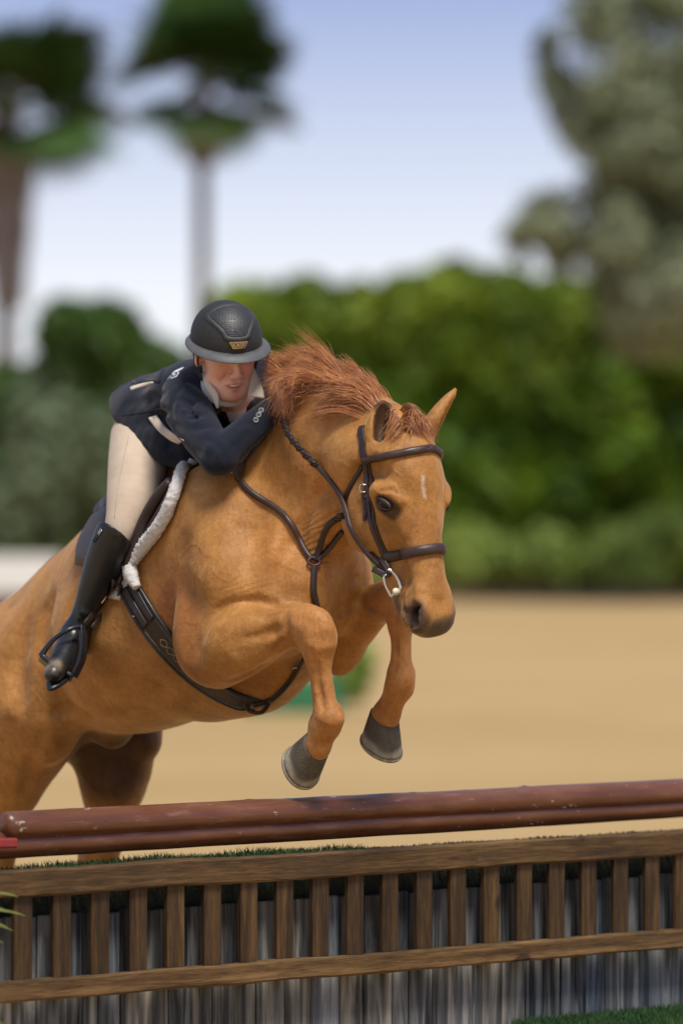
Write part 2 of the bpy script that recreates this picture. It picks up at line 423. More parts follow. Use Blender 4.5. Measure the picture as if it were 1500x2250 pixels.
# turf-wrapped core of the box, and the turf lying on top of it
core = to_mesh('turf_core', *box(Lr - .02, .09, zr1 - .016, .01), smooth=False)
TURF_SHADE = plain('turf_painted_shade', (.008, .013, .008), .9, .3, 30, .3)  # green turf darkened to near black: the shade behind the slats, painted in
o = add('turf_core', core, TURF_SHADE, wall, loc=FP.L((U0 + U1) / 2, -.137, (zr1 - .016) / 2)); o.rotation_euler = (0, 0, rotz)
def blades(n, area, hmin, hmax, seed, wid=.0016):
    r = np.random.default_rng(seed); V = []; F = []
    for i in range(n):
        b, nn, scale = area(r); h = r.uniform(hmin, hmax) * scale; a = r.uniform(0, 6.28); lean = r.normal(0, .35, 2) * h; w = wid
        s_ = A(math.cos(a) * w, math.sin(a) * w, 0); t = b + nn * h + A(lean[0], lean[1], 0) * 1.0; md = b + nn * h * .55 + A(lean[0], lean[1], 0) * .3
        k = len(V); V += [b - s_, b + s_, md + s_ * .7, md - s_ * .7, t]; F += [(k, k + 1, k + 2, k + 3), (k + 3, k + 2, k + 4)]
    return np.array(V), F
u830 = FP.uv(832, 1865)[0]
def top_area(r):
    u_ = r.uniform(U0, U1); o_ = -.045 - r.uniform(0, 1) ** 1.5 * .13
    sc_ = (1.0 if u_ < u830 else .38) * (.7 + .3 * math.sin(u_ * 9) ** 2) * min(1, .45 + .6 * max(0, (u_ - FP.uv(20, 1900)[0]) / .4))
    return FP.L(u_, o_, zr1 - .014), A(0, 0, 1), sc_
add('turf_blades', to_mesh('turf_blades', *blades(11000, top_area, .014, .030, 8)), TURF, wall, kind='stuff')
def front_area(r):
    return FP.L(r.uniform(U0, U1), -.090, r.uniform(zb - .01, zr0 + .02)), nrm(FP.n + A(0, 0, -.25)), 1.0
add('turf_fringe', to_mesh('turf_fringe', *blades(7000, front_area, .006, .014, 9)), TURF_SHADE, wall, kind='stuff')

# ---- the two rails of the fence
m = M('brown_pole_paint', .3, .6)
sc1 = m.noise(1.0, 5, .62, m.coord((3.2, 14, 14))); sc2 = m.noise(1.0, 6, .7, m.coord((9, 60, 60)), .4); chip = m.noise(1.0, 5, .65, m.coord((14, 34, 34)))
c = m.ramp(sc1, [(.3, (.080, .023, .009)), (.55, (.13, .042, .017)), (.8, (.20, .08, .042))])
c = m.mix(m.ramp(sc2, [(.57, 0), (.74, .5)]), c, (.34, .20, .16)); c = m.mix(m.ramp(sc2, [(.24, .65), (.38, 0)]), c, (.03, .008, .005))
c = m.mix(m.ramp(chip, [(.665, 0), (.70, .85)]), c, (.60, .50, .43))
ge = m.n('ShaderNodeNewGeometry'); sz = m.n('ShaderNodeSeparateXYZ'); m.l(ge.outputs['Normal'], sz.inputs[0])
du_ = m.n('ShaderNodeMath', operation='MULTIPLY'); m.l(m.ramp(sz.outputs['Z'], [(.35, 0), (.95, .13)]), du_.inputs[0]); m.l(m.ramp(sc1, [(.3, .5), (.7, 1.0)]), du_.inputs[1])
c = m.mix(du_.outputs[0], c, (.32, .19, .15))      # highlight painted into the colour of the upward faces
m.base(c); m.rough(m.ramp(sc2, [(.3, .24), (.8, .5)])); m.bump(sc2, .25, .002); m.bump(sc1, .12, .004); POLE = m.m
def pole(name, pa, pb, r, seed, label):
    rg = np.random.default_rng(seed); d = pb - pa; L_ = np.linalg.norm(d); n = 150; k = 36; V = []; F = []
    wob = catmull(rg.standard_normal((26, 3)) * [.0005, .0005, .0003], 6)[:n + 1]
    for i in range(n + 1):
        x = (i / n - .5) * L_; e = 1.0 if 0 < i < n else .86
        for j in range(k):
            a = 2 * math.pi * j / k; rr_ = (r + wob[i, 2]) * e + .0007 * math.sin(3 * a + 1.7 * x * 2) + (.0012 * rg.standard_normal() if rg.random() < .03 and abs(a - 1.57) < .6 else 0)
            V.append((x, rr_ * math.cos(a) + wob[i, 0], rr_ * math.sin(a) + wob[i, 1]))
    for i in range(n):
        for j in range(k): F.append((i * k + j, i * k + (j + 1) % k, (i + 1) * k + (j + 1) % k, (i + 1) * k + j))
    F.append(tuple(range(k))[::-1]); F.append(tuple(n * k + j for j in range(k)))
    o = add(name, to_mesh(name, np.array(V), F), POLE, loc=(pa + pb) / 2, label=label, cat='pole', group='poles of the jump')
    o.rotation_euler = Vector(d).to_track_quat('X', 'Z').to_euler(); return o
OFFP = -.10
def pole_pts(y0, y1, off, ext=(-.0, .55)):
    a, b = FP.Q(4, y0, off), FP.Q(1500, y1, off); d = nrm(b - a); return a - d * ext[0], b + d * ext[1]
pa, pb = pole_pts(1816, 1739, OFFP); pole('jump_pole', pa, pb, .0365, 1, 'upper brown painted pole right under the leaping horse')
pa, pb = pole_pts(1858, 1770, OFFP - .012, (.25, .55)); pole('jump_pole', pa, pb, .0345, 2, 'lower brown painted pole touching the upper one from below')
# standard just left of the frame that carries the poles on a red cup
RED = plain('red_cup_plastic', (.24, .025, .022), .45, .12, 60, .15); WHITE = plain('white_paint', (.78, .76, .72), .5, .05, 30)
sp = FP.Q(-84, 1853, OFFP + .01)
std = thing('jump_standard', A(sp[0], sp[1], 0), 'white jump standard at the left edge with a red cup', 'jump standard')
o = add('post', to_mesh('post', *box(.09, .09, 1.35, .006), smooth=False), WHITE, std, loc=A(sp[0], sp[1], .68)); o.rotation_euler = (0, 0, rotz)
o = add('foot', to_mesh('foot', *box(.09, .5, .07, .006), smooth=False), WHITE, std, loc=A(sp[0], sp[1], .036) - FP.u * .001); o.rotation_euler = (0, 0, rotz)
cp = FP.Q(-14, 1853, OFFP + .052)
o = add('cup', to_mesh('cup', *box(.150, .016, .026, .005), smooth=False), RED, std, loc=cp); o.rotation_euler = (0, math.radians(2), rotz)
for a_, b_ in ((.045, -.05), (.0, -.05)): pass
# low turf ledge at the foot of the boards, right-hand side
lz = FP.uv(1400, 2234, .10)[1]; ul0 = FP.uv(1200, 2244, .10)[0]
led = thing('turf_ledge', FP.L((ul0 + U1) / 2, .12, 0), 'low green turf ledge at the foot of the grey boards', 'turf ledge')
o = add('ledge_block', to_mesh('ledge_block', *box(U1 - ul0, .30, lz - .01, .02), smooth=False), TURF, led, loc=FP.L((ul0 + U1) / 2, .09, (lz - .01) / 2)); o.rotation_euler = (0, 0, rotz)
def led_area(r):
    return FP.L(r.uniform(ul0, U1), -.06 + r.uniform(0, .30), lz - .012), A(0, 0, 1), 1.0
add('turf_blades', to_mesh('turf_blades', *blades(9000, led_area, .012, .026, 12)), TURF, led, kind='stuff')

# ---- potted palm at the left end: arching fronds reach into the frame
FROND = plain('potted_palm_leaf', (.13, .14, .02), .45, .35, 12, spec=.5)
def leaflet(V, F, p, d, side, L_, w):
    n = 6; up_ = nrm(np.cross(d, side)); k = len(V)
    for i in range(n + 1):
        t = i / n; q = p + d * L_ * t - A(0, 0, 1) * .22 * L_ * t * t; ww = w * math.sin(math.pi * (t * .86 + .08)) * (1 - .3 * t)
        V += [q - side * ww, q + up_ * ww * .35, q + side * ww]
    for i in range(n):
        a = k + i * 3; F += [(a, a + 1, a + 4, a + 3), (a + 1, a + 2, a + 5, a + 4)]
def palm_frond(base, tip, n, L_, w, seed, plane_n):
    r = np.random.default_rng(seed); V = []; F = []; mid = (base + tip) / 2 + A(0, 0, .10); rach = catmull([base, mid, tip], 10); T = np.gradient(rach, axis=0)
    tv, tf = tube(rach, np.linspace(.005, .0015, len(rach)), 6, 1); V = list(tv); F = list(tf)
    for i in range(n):
        x = (.25 + .75 * i / (n - 1)) * (len(rach) - 1); a = int(min(x, len(rach) - 2)); p = rach[a] * (1 - x + a) + rach[a + 1] * (x - a); t = nrm(T[a])
        for sg in (1, -1):
            sd = nrm(np.cross(t, plane_n)) * sg; d = nrm(t * .75 + sd * .8 + r.normal(0, .06, 3)); leaflet(V, F, p, d, nrm(np.cross(d, plane_n)), L_ * r.uniform(.8, 1.1), w)
    return np.array(V), F
pot0 = FP.Q(-260, 2250, .32); pb_ = A(pot0[0], pot0[1], 0)
pot = thing('potted_palm', pb_, 'potted palm whose yellow green fronds poke in at the lower left edge', 'potted palm')
TERRA = plain('pot_clay', (.30, .13, .07), .8, .2, 20, .2)
pv = []; pf = []
prof = [(.15, 0), (.21, .34), (.225, .345), (.225, .39), (.20, .39), (.19, .33), (.0, .32)]
for i, (r_, z_) in enumerate(prof):
    for k in range(20): a = 2 * math.pi * k / 20; pv.append(pb_ + A(r_ * math.cos(a), r_ * math.sin(a), z_))
for i in range(len(prof) - 1):
    for k in range(20): pf.append((i * 20 + k, i * 20 + (k + 1) % 20, (i + 1) * 20 + (k + 1) % 20, (i + 1) * 20 + k))
add('pot', to_mesh('pot', np.array(pv), pf), TERRA, pot)
stem = pb_ + A(0, 0, .35)
for i, (tx, ty, of) in enumerate(((-22, 1962, .16), (-20, 2000, .18), (-50, 2022, .22), (-20, 2232, .25), (-70, 2100, .3), (-120, 1900, .2), (-330, 1950, .4), (-420, 2050, .3))):
    tip = FP.Q(tx, ty, of); add('frond', to_mesh('frond', *palm_frond(stem, tip, 9, .085, .0042, 40 + i, nrm(A(.2, -1, .5)))), FROND, pot)

# ================================================================= BACKGROUND (far behind the focal plane)
def leafmat(name, a, b, c_, rough=.6, sunlit_top=None):
    m = M(name, rough, .3); nz = m.noise(.55, 4, .6); n2 = m.noise(6, 3, .6)
    cc = m.ramp(nz, [(.3, a), (.52, b), (.72, c_)]); cc = m.mix(m.ramp(n2, [(.3, 0), (.8, .5)]), cc, b)
    if sunlit_top:      # sunlit top painted into the leaf colour, yellower with height
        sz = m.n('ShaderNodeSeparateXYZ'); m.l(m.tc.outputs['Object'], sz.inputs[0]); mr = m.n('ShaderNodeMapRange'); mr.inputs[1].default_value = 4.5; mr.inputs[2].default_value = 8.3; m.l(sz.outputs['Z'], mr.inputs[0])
        mu = m.n('ShaderNodeMath', operation='MULTIPLY'); m.l(mr.outputs[0], mu.inputs[0]); m.l(m.ramp(m.noise(.8, 3), [(.35, .1), (.65, .85)]), mu.inputs[1]); cc = m.mix(mu.outputs[0], cc, sunlit_top)
    m.base(cc)
    m.b.inputs['Transmission Weight'].default_value = 0.0
    return m.m
def leaf_cloud(n, centers, radii, size, seed, squash=1.0, shell=.55):
    """leaf clumps (bent quads) through the volume of several ellipsoids"""
    r = np.random.default_rng(seed); centers = np.asarray(centers, float); radii = np.asarray(radii, float)
    if radii.ndim == 1: radii = np.repeat(radii[:, None], 3, 1)
    vol = np.prod(radii, 1) ** (2 / 3); pick = r.choice(len(centers), n, p=vol / vol.sum())
    d = r.standard_normal((n, 3)); d /= np.linalg.norm(d, axis=1)[:, None]; q = r.uniform(shell, 1.08, n)[:, None]
    p = centers[pick] + d * q * radii[pick]
    nn = d + r.standard_normal((n, 3)) * .6; nn /= np.linalg.norm(nn, axis=1)[:, None]
    a = np.cross(nn, r.standard_normal((n, 3))); a /= np.linalg.norm(a, axis=1)[:, None]; b = np.cross(nn, a)
    s = size * r.uniform(.6, 1.3, n)[:, None]
    V = np.stack([p - a * s, p - b * s * .6 + nn * s * .2, p + a * s, p + b * s * .6 + nn * s * .2], 1).reshape(-1, 3)
    return V, np.arange(4 * n).reshape(-1, 4)
def pxs(n, d): return n * d / FPX
BARK = plain('palm_bark', (.11, .058, .03), .9, .25, 3, .3); BARK2 = plain('tree_bark', (.12, .095, .065), .9, .25, 4, .3)
HEDGE = leafmat('ficus_hedge_leaves', (.012, .034, .002), (.060, .125, .004), (.14, .215, .006), sunlit_top=(.22, .27, .008))
SHRUB = leafmat('flowering_shrub_leaves', (.13, .19, .035), (.25, .34, .06), (.34, .40, .08))
DARKL = leafmat('dark_bush_leaves', (.02, .05, .008), (.05, .10, .012), (.08, .14, .02))
GREYL = leafmat('grey_green_leaves', (.085, .12, .06), (.13, .17, .085), (.18, .22, .12))
OLIVE = leafmat('olive_tree_leaves', (.14, .16, .08), (.25, .275, .15), (.35, .37, .24))
# tall clipped hedge, in bulging sections
r0 = np.random.default_rng(21)
D_H = 128.0
def hedge(name, x0, x1, ytop, D, mat, label, n, seed, size=.30):
    r = np.random.default_rng(seed); cs = []; rs = []; X0, X1 = P(x0, HOR, D)[0], P(x1, HOR, D)[0]; x = X0
    while x < X1:
        w = r.uniform(.8, 1.25); px = 750 + x / D * FPX; top = P(px, np.interp(px, *ytop), D)[2] + r.uniform(-.25, .15)
        zz = .9
        while zz < top:
            cs.append((x + r.uniform(-.3, .3), D + r.uniform(-.5, .5), min(zz, top - w * .7))); rs.append((w, 1.0, w * 1.05)); zz += w * 1.25
        cs.append((x, D, top - w * .75)); rs.append((w, 1.0, w)); x += w * 1.25
    h = thing(name, A((X0 + X1) / 2, D, 0), label, 'hedge')
    add('foliage', to_mesh('foliage', *leaf_cloud(n, cs, rs, size, seed), smooth=False), mat, h, kind='stuff')
    mid_v, mid_f = box(X1 - X0, .7, 2.6); add('trunk', to_mesh('trunk', mid_v * [1, .4, 1], mid_f, False), BARK2, h, loc=A((X0 + X1) / 2, D + .3, 1.3))
    return h
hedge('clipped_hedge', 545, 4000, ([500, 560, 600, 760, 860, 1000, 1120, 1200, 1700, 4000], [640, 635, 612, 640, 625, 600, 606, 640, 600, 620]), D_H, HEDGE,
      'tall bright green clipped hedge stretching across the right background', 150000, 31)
hedge('clipped_hedge', -3000, 360, ([-3000, -1200, -150, 60, 100, 190, 260, 310, 360], [720, 760, 820, 840, 690, 655, 715, 690, 800]), D_H + 4, DARKL,
      'dark green hedge with a ragged top behind the rider on the left', 110000, 32)
# pale low bushes in front of the hedges
def bush(x, ytop, ybot_d, wpx, mat, label, seed, n=2200, size=.16, group=None):
    D = ybot_d; c = P(x, HOR, D); top = P(x, ytop, D)[2]; w = pxs(wpx, D) / 2; r = np.random.default_rng(seed); cs = []; rs = []
    for i in range(7):
        cs.append((c[0] + r.uniform(-.55, .55) * w, D + r.uniform(-.4, .4), r.uniform(.28, .75) * top)); rs.append((w * r.uniform(.4, .6), w * .5, top * r.uniform(.24, .36)))
    b = thing('shrub', A(c[0], D, 0), label, 'shrub', group)
    add('foliage', to_mesh('foliage', *leaf_cloud(n, cs, rs, size, seed), smooth=False), mat, b, kind='stuff')
    st = [tube([A(c[0] + r.uniform(-.3, .3) * w, D, 0), A(c[0] + r.uniform(-.5, .5) * w, D, top * .6)], [.07, .04], 6, 2) for _ in range(5)]
    add('stem', to_mesh('stem', *join(st)), RUSTY, b)
RUSTY = plain('reddish_stems', (.11, .045, .03), .9, .3, 5)
g = 'pale shrubs along the far arena edge'
bush(1030, 1128, 118, 190, SHRUB, 'pale green shrub right beside the horse\'s nose in the background', 51, group=g)
bush(1190, 1120, 117, 210, SHRUB, 'pale green shrub between the two others along the far arena edge', 52, group=g)
bush(1415, 1112, 116, 260, SHRUB, 'wide pale green shrub at the right edge beyond the sand', 53, group=g)
bush(830, 1140, 119, 160, SHRUB, 'green shrub glimpsed between the horse\'s chest and bit', 54, group=g)
for i, (x, yt, w, lab) in enumerate(((60, 830, 250, 'grey green palm thicket at the left edge beneath the dark hedge'), (215, 850, 260, 'grey green bushy plant just left of the rider\'s back'))):
    bush(x, yt, 96 + i * 2, w, GREYL, lab, 60 + i, 3500, .22)
hedge('low_hedge', -200, 600, ([-200, 600], [1020, 1000]), 110, DARKL, 'low dark hedge behind the saddle and the white rail', 14000, 66, .24)
# brown timber edging of the arena
m = M('weathered_edging', .9, .2); m.base(m.ramp(m.noise(2, 4), [(.3, (.10, .055, .035)), (.7, (.17, .10, .07))])); EDG = m.m
o = add('edging_board', to_mesh('edging_board', *box(60, .12, .30, .01), smooth=False), EDG, loc=A(6, 114.0, .15), label='long brown timber edging along the far end of the sand', cat='edging')

def palm(base_px, D, crown_y, r_px, tr_px, label, seed, skirt=0.0, lean=0.0, nf=38):
    b = P(base_px, HOR, D); b[2] = 0; top = P(base_px + lean, crown_y, D); t = thing('fan_palm', b, label, 'palm tree', 'tall palms')
    r = np.random.default_rng(seed); w = pxs(tr_px, D) / 2
    pts = [b, b * .5 + top * .5 + A(pxs(lean * .2, D), 0, 0), top - A(0, 0, .9), top]
    add('trunk', to_mesh('trunk', *tube(pts, [w * 1.15, w * .85, w * .95, w * 1.7], 14, 6, bump=.03)), BARK, t)
    Rf = pxs(r_px, D); V = []; F = []; PV = []; PF = []
    for i in range(nf):
        az = r.uniform(0, 6.283); el_ = r.uniform(-.55, 1.3); d = A(math.cos(az) * math.cos(el_), math.sin(az) * math.cos(el_), math.sin(el_))
        Ls = Rf * r.uniform(.22, .58); c_ = top + d * Ls - A(0, 0, .10 * Ls)
        pv_, pf_ = tube([top, top + d * Ls * .5, c_], [.05, .04, .03], 5, 2); o_ = len(PV); PV += list(pv_); PF += [tuple(x + o_ for x in q) for q in pf_]
        sd = nrm(np.cross(d, A(0, 0, 1)) + r.normal(0, .25, 3)); upv = nrm(np.cross(sd, d)); nb = 22; Lb = Rf * r.uniform(.42, .60)
        for k in range(nb):
            a = (k / (nb - 1) - .5) * 3.2; dd = nrm(d * math.cos(a) + sd * math.sin(a) + upv * .12); e = c_ + dd * Lb * (1 - .18 * abs(a) / 2) - A(0, 0, 1) * .16 * Lb
            wv_ = nrm(np.cross(dd, upv)) * Lb * .055; md = c_ + dd * Lb * .55 + upv * .03; q = len(V)
            V += [c_, md - wv_, md + wv_, e - wv_ * .3, e + wv_ * .3]; F += [(q, q + 1, q + 2), (q + 1, q + 3, q + 4, q + 2)]
    add('crown', to_mesh('crown', np.array(V), F, False), PALML, t)
    add('leaf_stalks', to_mesh('leaf_stalks', np.array(PV), PF), BARK, t)
    if skirt:
        V = []; F = []
        for i in range(900):
            a = r.uniform(0, 6.283); z = r.uniform(0, 1); q = top - A(0, 0, pxs(skirt, D) * z + .8); rr_ = w * (2.6 - 1.2 * z) * r.uniform(.5, 1); p = q + A(math.cos(a), math.sin(a), 0) * rr_
            e = p + A(math.cos(a) * .15, math.sin(a) * .15, -.9); s_ = A(-math.sin(a), math.cos(a), 0) * .09; k = len(V); V += [p - s_, p + s_, e]; F += [(k, k + 1, k + 2)]
        add('dead_leaf_skirt', to_mesh('dead_leaf_skirt', np.array(V), F, False), plain('dead_palm_leaf', (.46, .34, .26), .9, .25, 4), t)
PALML = leafmat('palm_leaves', (.022, .050, .008), (.04, .085, .012), (.075, .12, .025))
palm(437, 150, 180, 285, 38, 'tall fan palm whose thin trunk rises behind the rider\'s helmet', 71, lean=8, skirt=70)
palm(6, 142, 235, 300, 52, 'tall fan palm cut by the left edge, with a brown skirt of dead leaves', 72, skirt=330, lean=10)
# loose olive-coloured tree on the right
def tree(base_px, D, blobs, label, seed, n, mat, tw):
    b = P(base_px, HOR, D); b[2] = 0; t = thing('tall_tree', b, label, 'tree'); r = np.random.default_rng(seed)
    cs = []; rs = []; limbs = []
    fork = P(base_px, 760, D)
    limbs.append(tube([b, b * .5 + fork * .5 + A(.2, 0, 0), fork], [tw * 1.3, tw, tw * .8], 12, 4))
    for x, y, rp in blobs:
        c = P(x, y, D + r.uniform(-1.6, 1.6)); R0 = pxs(rp, D)
        limbs.append(tube([fork, fork * .5 + c * .5 + A(0, 0, .5), c], [tw * .28, tw * .14, tw * .04], 8, 4))
        for k in range(6):
            o_ = r.standard_normal(3); o_ /= np.linalg.norm(o_); cs.append(c + o_ * R0 * .85); rs.append(R0 * r.uniform(.5, .95))
    add('trunk', to_mesh('trunk', *join(limbs)), BARK2, t)
    add('crown', to_mesh('crown', *leaf_cloud(n, cs, np.array(rs), .13, seed, shell=.05), smooth=False), mat, t)
tree(1590, 108, [(1420, 60, 120), (1500, 180, 130), (1330, 190, 75), (1290, 250, 60), (1420, 300, 110), (1380, 400, 70), (1500, 420, 130), (1480, 560, 120), (1190, 95, 30), (1215, 150, 36),
                 (1240, 200, 45), (1190, 480, 55), (1150, 520, 40), (1260, 540, 45), (1290, 430, 40), (1230, 580, 35), (1600, 250, 160), (1600, 480, 160), (1560, 650, 130), (1450, 660, 90), (1290, 520, 30), (1400, 520, 90), (1420, 600, 100), (1360, 620, 60), (1480, 740, 90), (1340, 330, 70), (1500, 330, 110)],
     'tall loose olive grey tree filling the upper right corner', 81, 44000, OLIVE, .45)
# jump parts standing far back on the sand
GRN = plain('green_paint', (.03, .17, .07), .55, .15, 6); WHT = plain('white_jump_paint', (.80, .78, .73), .5, .05, 6); LEAFY = plain('flower_box_leaf', (.18, .28, .03), .6, .3, 9)
D = 46.0; c = P(645, HOR, D); jb = thing('flower_box_jump', A(c[0], D, 0), 'blurred green and white flower box on the sand under the horse\'s chest', 'jump')
gx = pxs(215, D); add('box', to_mesh('box', *box(gx, .4, .33, .02), smooth=False), GRN, jb, loc=A(c[0], D, .166))
add('white_panel', to_mesh('white_panel', *box(gx * .5, .1, .30, .02), smooth=False), WHT, jb, loc=A(c[0] + .10, D, .485))
add('planting', to_mesh('planting', *leaf_cloud(900, [(c[0] + gx * .56, D, .32), (c[0] + gx * .62, D, .5)], [.22, .2], .05, 91), smooth=False), LEAFY, jb)
D = 88.0; c = P(20, HOR, D); wj = thing('white_rail_jump', A(c[0], D, 0), 'blurred white panel jump behind the horse\'s croup', 'jump')
z1, z0 = P(0, 1222, D)[2], P(0, 1305, D)[2]
add('panel', to_mesh('panel', *box(pxs(230, D), .12, z1 - z0, .02), smooth=False), WHT, wj, loc=A(c[0], D, (z1 + z0) / 2))
for s_ in (-1, 1): add('leg', to_mesh('leg', *box(.12, .12, z0, .01), smooth=False), WHT, wj, loc=A(c[0] + s_ * pxs(100, D), D, z0 / 2 - .004))
D = 60.0; c = P(-12, HOR, D); MAR = plain('maroon_paint', (.10, .015, .012), .5, .15, 6); rb_ = thing('maroon_jump_block', A(c[0], D, 0), 'blurred dark red block peeking out left of the horse\'s croup', 'jump')
z1 = P(0, 1315, D)[2]; add('block', to_mesh('block', *box(pxs(70, D), .5, z1 - .1, .03), smooth=False), MAR, rb_, loc=A(c[0], D, (z1 + .1) / 2)); add('base', to_mesh('base', *box(pxs(90, D), .7, .1, .02), smooth=False), WHT, rb_, loc=A(c[0], D, .05))
# ================================================================= HORSE
def mm(px, d=13.0): return px * d / FPX
Q = B.Q; HQ = HD.Q
def build_horse_field(h, trunk=False):
    f = Field(A(-1.55, 12.15, 0.22), A(0.40, 14.75, 2.27), h)
    R = B.R; F = B.F; U = B.U
    # --- barrel, from chest to loins
    f.chain([Q(615, 1275), Q(560, 1270), Q(500, 1272), Q(400, 1302), Q(290, 1358), Q(190, 1425), Q(100, 1495)],
            [.205, .262, .308, .322, .290, .240, .205], k=.05, ax=R, ky=.84)
    # withers and spine
    f.chain([Q(560, 1000), Q(470, 1010), Q(400, 1050), Q(330, 1105)], [.05, .055, .05, .045], k=.12)
    # near belly: the wide, hanging side between girth and flank
    f.ell(Q(335, 1410, .06), (nrm(F * .95 + U * .28), R, nrm(U * .95 - F * .28)), (.42, .25, .235), k=.08)
    if trunk:
        f.chain([Q(600, 1440, 0), Q(560, 1490, 0), Q(480, 1500, 0)], [.105, .10, .10], k=.08, ax=R, ky=1.3)
        f.ell(Q(640, 1265, .075), (F, R, U), (.085, .10, .135), k=.08); f.ell(Q(742, 1275, -.088), (F, R, U), (.085, .10, .125), k=.06)
        f.ell(Q(600, 1345, .06), (F, R, U), (.12, .10, .11), k=.08); f.ell(Q(735, 1338, -.07), (F, R, U), (.08, .075, .08), k=.05)
        return f
    # --- croup and hindquarters
    f.chain([Q(190, 1348, .0), Q(110, 1420, .0), Q(35, 1510, 0), Q(-25, 1600, 0)], [.125, .138, .13, .10], k=.12, ax=R, ky=1.25)
    for sg in (1, -1):
        f.ell(B.L(-1.22, .130 * sg, -.37), (F * .75 - U * .65, R, U * .75 + F * .65), (.22, .12, .18), k=.1)
    # near hind leg: thigh, gaskin, hock, cannon
    f.chain([Q(62, 1490, .15), Q(60, 1560, .17), Q(50, 1640, .17), Q(28, 1720, .16)], [.150, .152, .125, .085], k=.08)
    f.chain([Q(28, 1700, .16), Q(14, 1790, .15), Q(-2, 1880, .14), Q(-4, 1960, .14), Q(22, 2090, .13), Q(30, 2190, .13)],
            [.088, .064, .05, .047, .037, .046], k=.04)
    f.chain([Q(-22, 1860, .14), Q(-16, 1950, .14)], [.03, .026], k=.05)
    f.chain([Q(95, 1560, .2), Q(112, 1630, .19)], [.085, .055], k=.08)            # stifle
    f.chain([Q(80, 1410, .18), Q(120, 1470, .21), Q(120, 1560, .21)], [.055, .05, .04], k=.1)
    # far hind leg
    f.chain([Q(190, 1470, -.15), Q(235, 1560, -.15), Q(252, 1640, -.15), Q(250, 1720, -.14)], [.17, .155, .12, .088], k=.08)
    f.chain([Q(250, 1700, -.14), Q(240, 1790, -.14), Q(222, 1880, -.13), Q(215, 1960, -.13), Q(235, 2090, -.12), Q(240, 2180, -.12)],
            [.094, .068, .054, .047, .037, .046], k=.04)
    f.chain([Q(196, 1870, -.13), Q(200, 1950, -.13)], [.03, .026], k=.05)
    f.chain([Q(300, 1570, -.17), Q(318, 1630, -.17)], [.06, .045], k=.06)
    for p0 in (Q(30, 2190, .13), Q(240, 2180, -.12)):                             # hind pasterns
        f.chain([p0, p0 - F * .05 - U * .085], [.04, .043], k=.02)
    f.chain([Q(215, 1560, 0), Q(248, 1610, 0.0)], [.06, .045], k=.06)             # sheath
    # --- shoulder, chest, forequarters
    f.ell(Q(520, 1210, .14), (F * .55 - U * .83, R * .96 + F * .2, U * .55 + F * .83), (.26, .105, .165), k=.09)
    f.ell(Q(640, 1210, -.14), (F * .55 - U * .83, R * .96 - F * .2, U * .55 + F * .83), (.23, .10, .15), k=.1)
    f.ell(Q(640, 1265, .075), (F, R, U), (.085, .10, .135), k=.08)                # breast, near half
    f.ell(Q(742, 1275, -.088), (F, R, U), (.085, .10, .125), k=.06)                # breast, far half
    f.ell(Q(600, 1345, .10), (F, R, U), (.12, .10, .11), k=.08)
    f.ell(Q(722, 1335, -.06), (F, R, U), (.075, .065, .075), k=.04)
    f.chain([Q(600, 1440, 0), Q(560, 1490, 0), Q(480, 1500, 0)], [.105, .10, .10], k=.08, ax=R, ky=1.3)  # sternum
    f.chain([Q(690, 1240, 0), Q(689, 1300, 0), Q(680, 1350, 0)], [.010, .013, .010], k=.05, op='s')
    # near fore: upper arm, elbow, forearm, knee, cannon, fetlock, pastern
    f.chain([Q(500, 1300, .19), Q(468, 1370, .215), Q(475, 1420, .22)], [.10, .105, .100], k=.07)
    f.chain([Q(472, 1418, .22), Q(505, 1416, .215), Q(545, 1407, .20), Q(600, 1388, .18), Q(650, 1374, .16)],
            [.100, .098, .086, .064, .052], k=.04)
    f.chain([Q(472, 1448, .215), Q(484, 1480, .205)], [.05, .022], k=.05)         # point of elbow
    f.chain([Q(650, 1373, .158), Q(676, 1377, .152), Q(695, 1402, .147), Q(699, 1440, .145)], [.049, .056, .052, .036], k=.018)
    f.chain([Q(706, 1372, .14), Q(716, 1392, .14), Q(722, 1416, .14)], [.026, .024, .018], k=.025)
    f.chain([Q(668, 1412, .15), Q(690, 1432, .148)], [.026, .024], k=.012)
    f.chain([Q(672, 1352, .15), Q(700, 1358, .145)], [.028, .024], k=.02)
    f.chain([Q(700, 1436, .145), Q(704, 1480, .14), Q(713, 1535, .135), Q(719, 1565, .13)], [.034, .0285, .029, .034], k=.02)
    f.chain([Q(690, 1470, .135), Q(700, 1560, .125)], [.013, .014], k=.025)       # flexor tendon
    f.chain([Q(725, 1578, .13), Q(719, 1592, .13)], [.039, .037], k=.02)          # fetlock
    f.chain([Q(700, 1590, .12), Q(694, 1600, .12)], [.028, .022], k=.02)
    f.chain([Q(716, 1600, .128), Q(706, 1622, .125), Q(697, 1640, .125)], [.033, .034, .038], k=.02)
    f.chain([Q(545, 1392, .295), Q(610, 1370, .248)], [.012, .008], k=.04, op='s') # muscle grooves of the forearm
    f.chain([Q(560, 1432, .292), Q(625, 1400, .235)], [.012, .008], k=.04, op='s')
    f.chain([Q(455, 1390, .335), Q(475, 1340, .32), Q(530, 1312, .27), Q(600, 1318, .21)], [.008, .011, .011, .007], k=.03, op='s') # fold over the arm
    # far fore
    f.chain([Q(715, 1330, -.14), Q(738, 1400, -.17), Q(748, 1425, -.17)], [.080, .068, .058], k=.025)
    f.chain([Q(745, 1412, -.17), Q(778, 1378, -.165), Q(815, 1342, -.16), Q(850, 1316, -.155)], [.064, .062, .053, .048], k=.035)
    f.chain([Q(743, 1430, -.17), Q(744, 1464, -.17)], [.034, .016], k=.05)
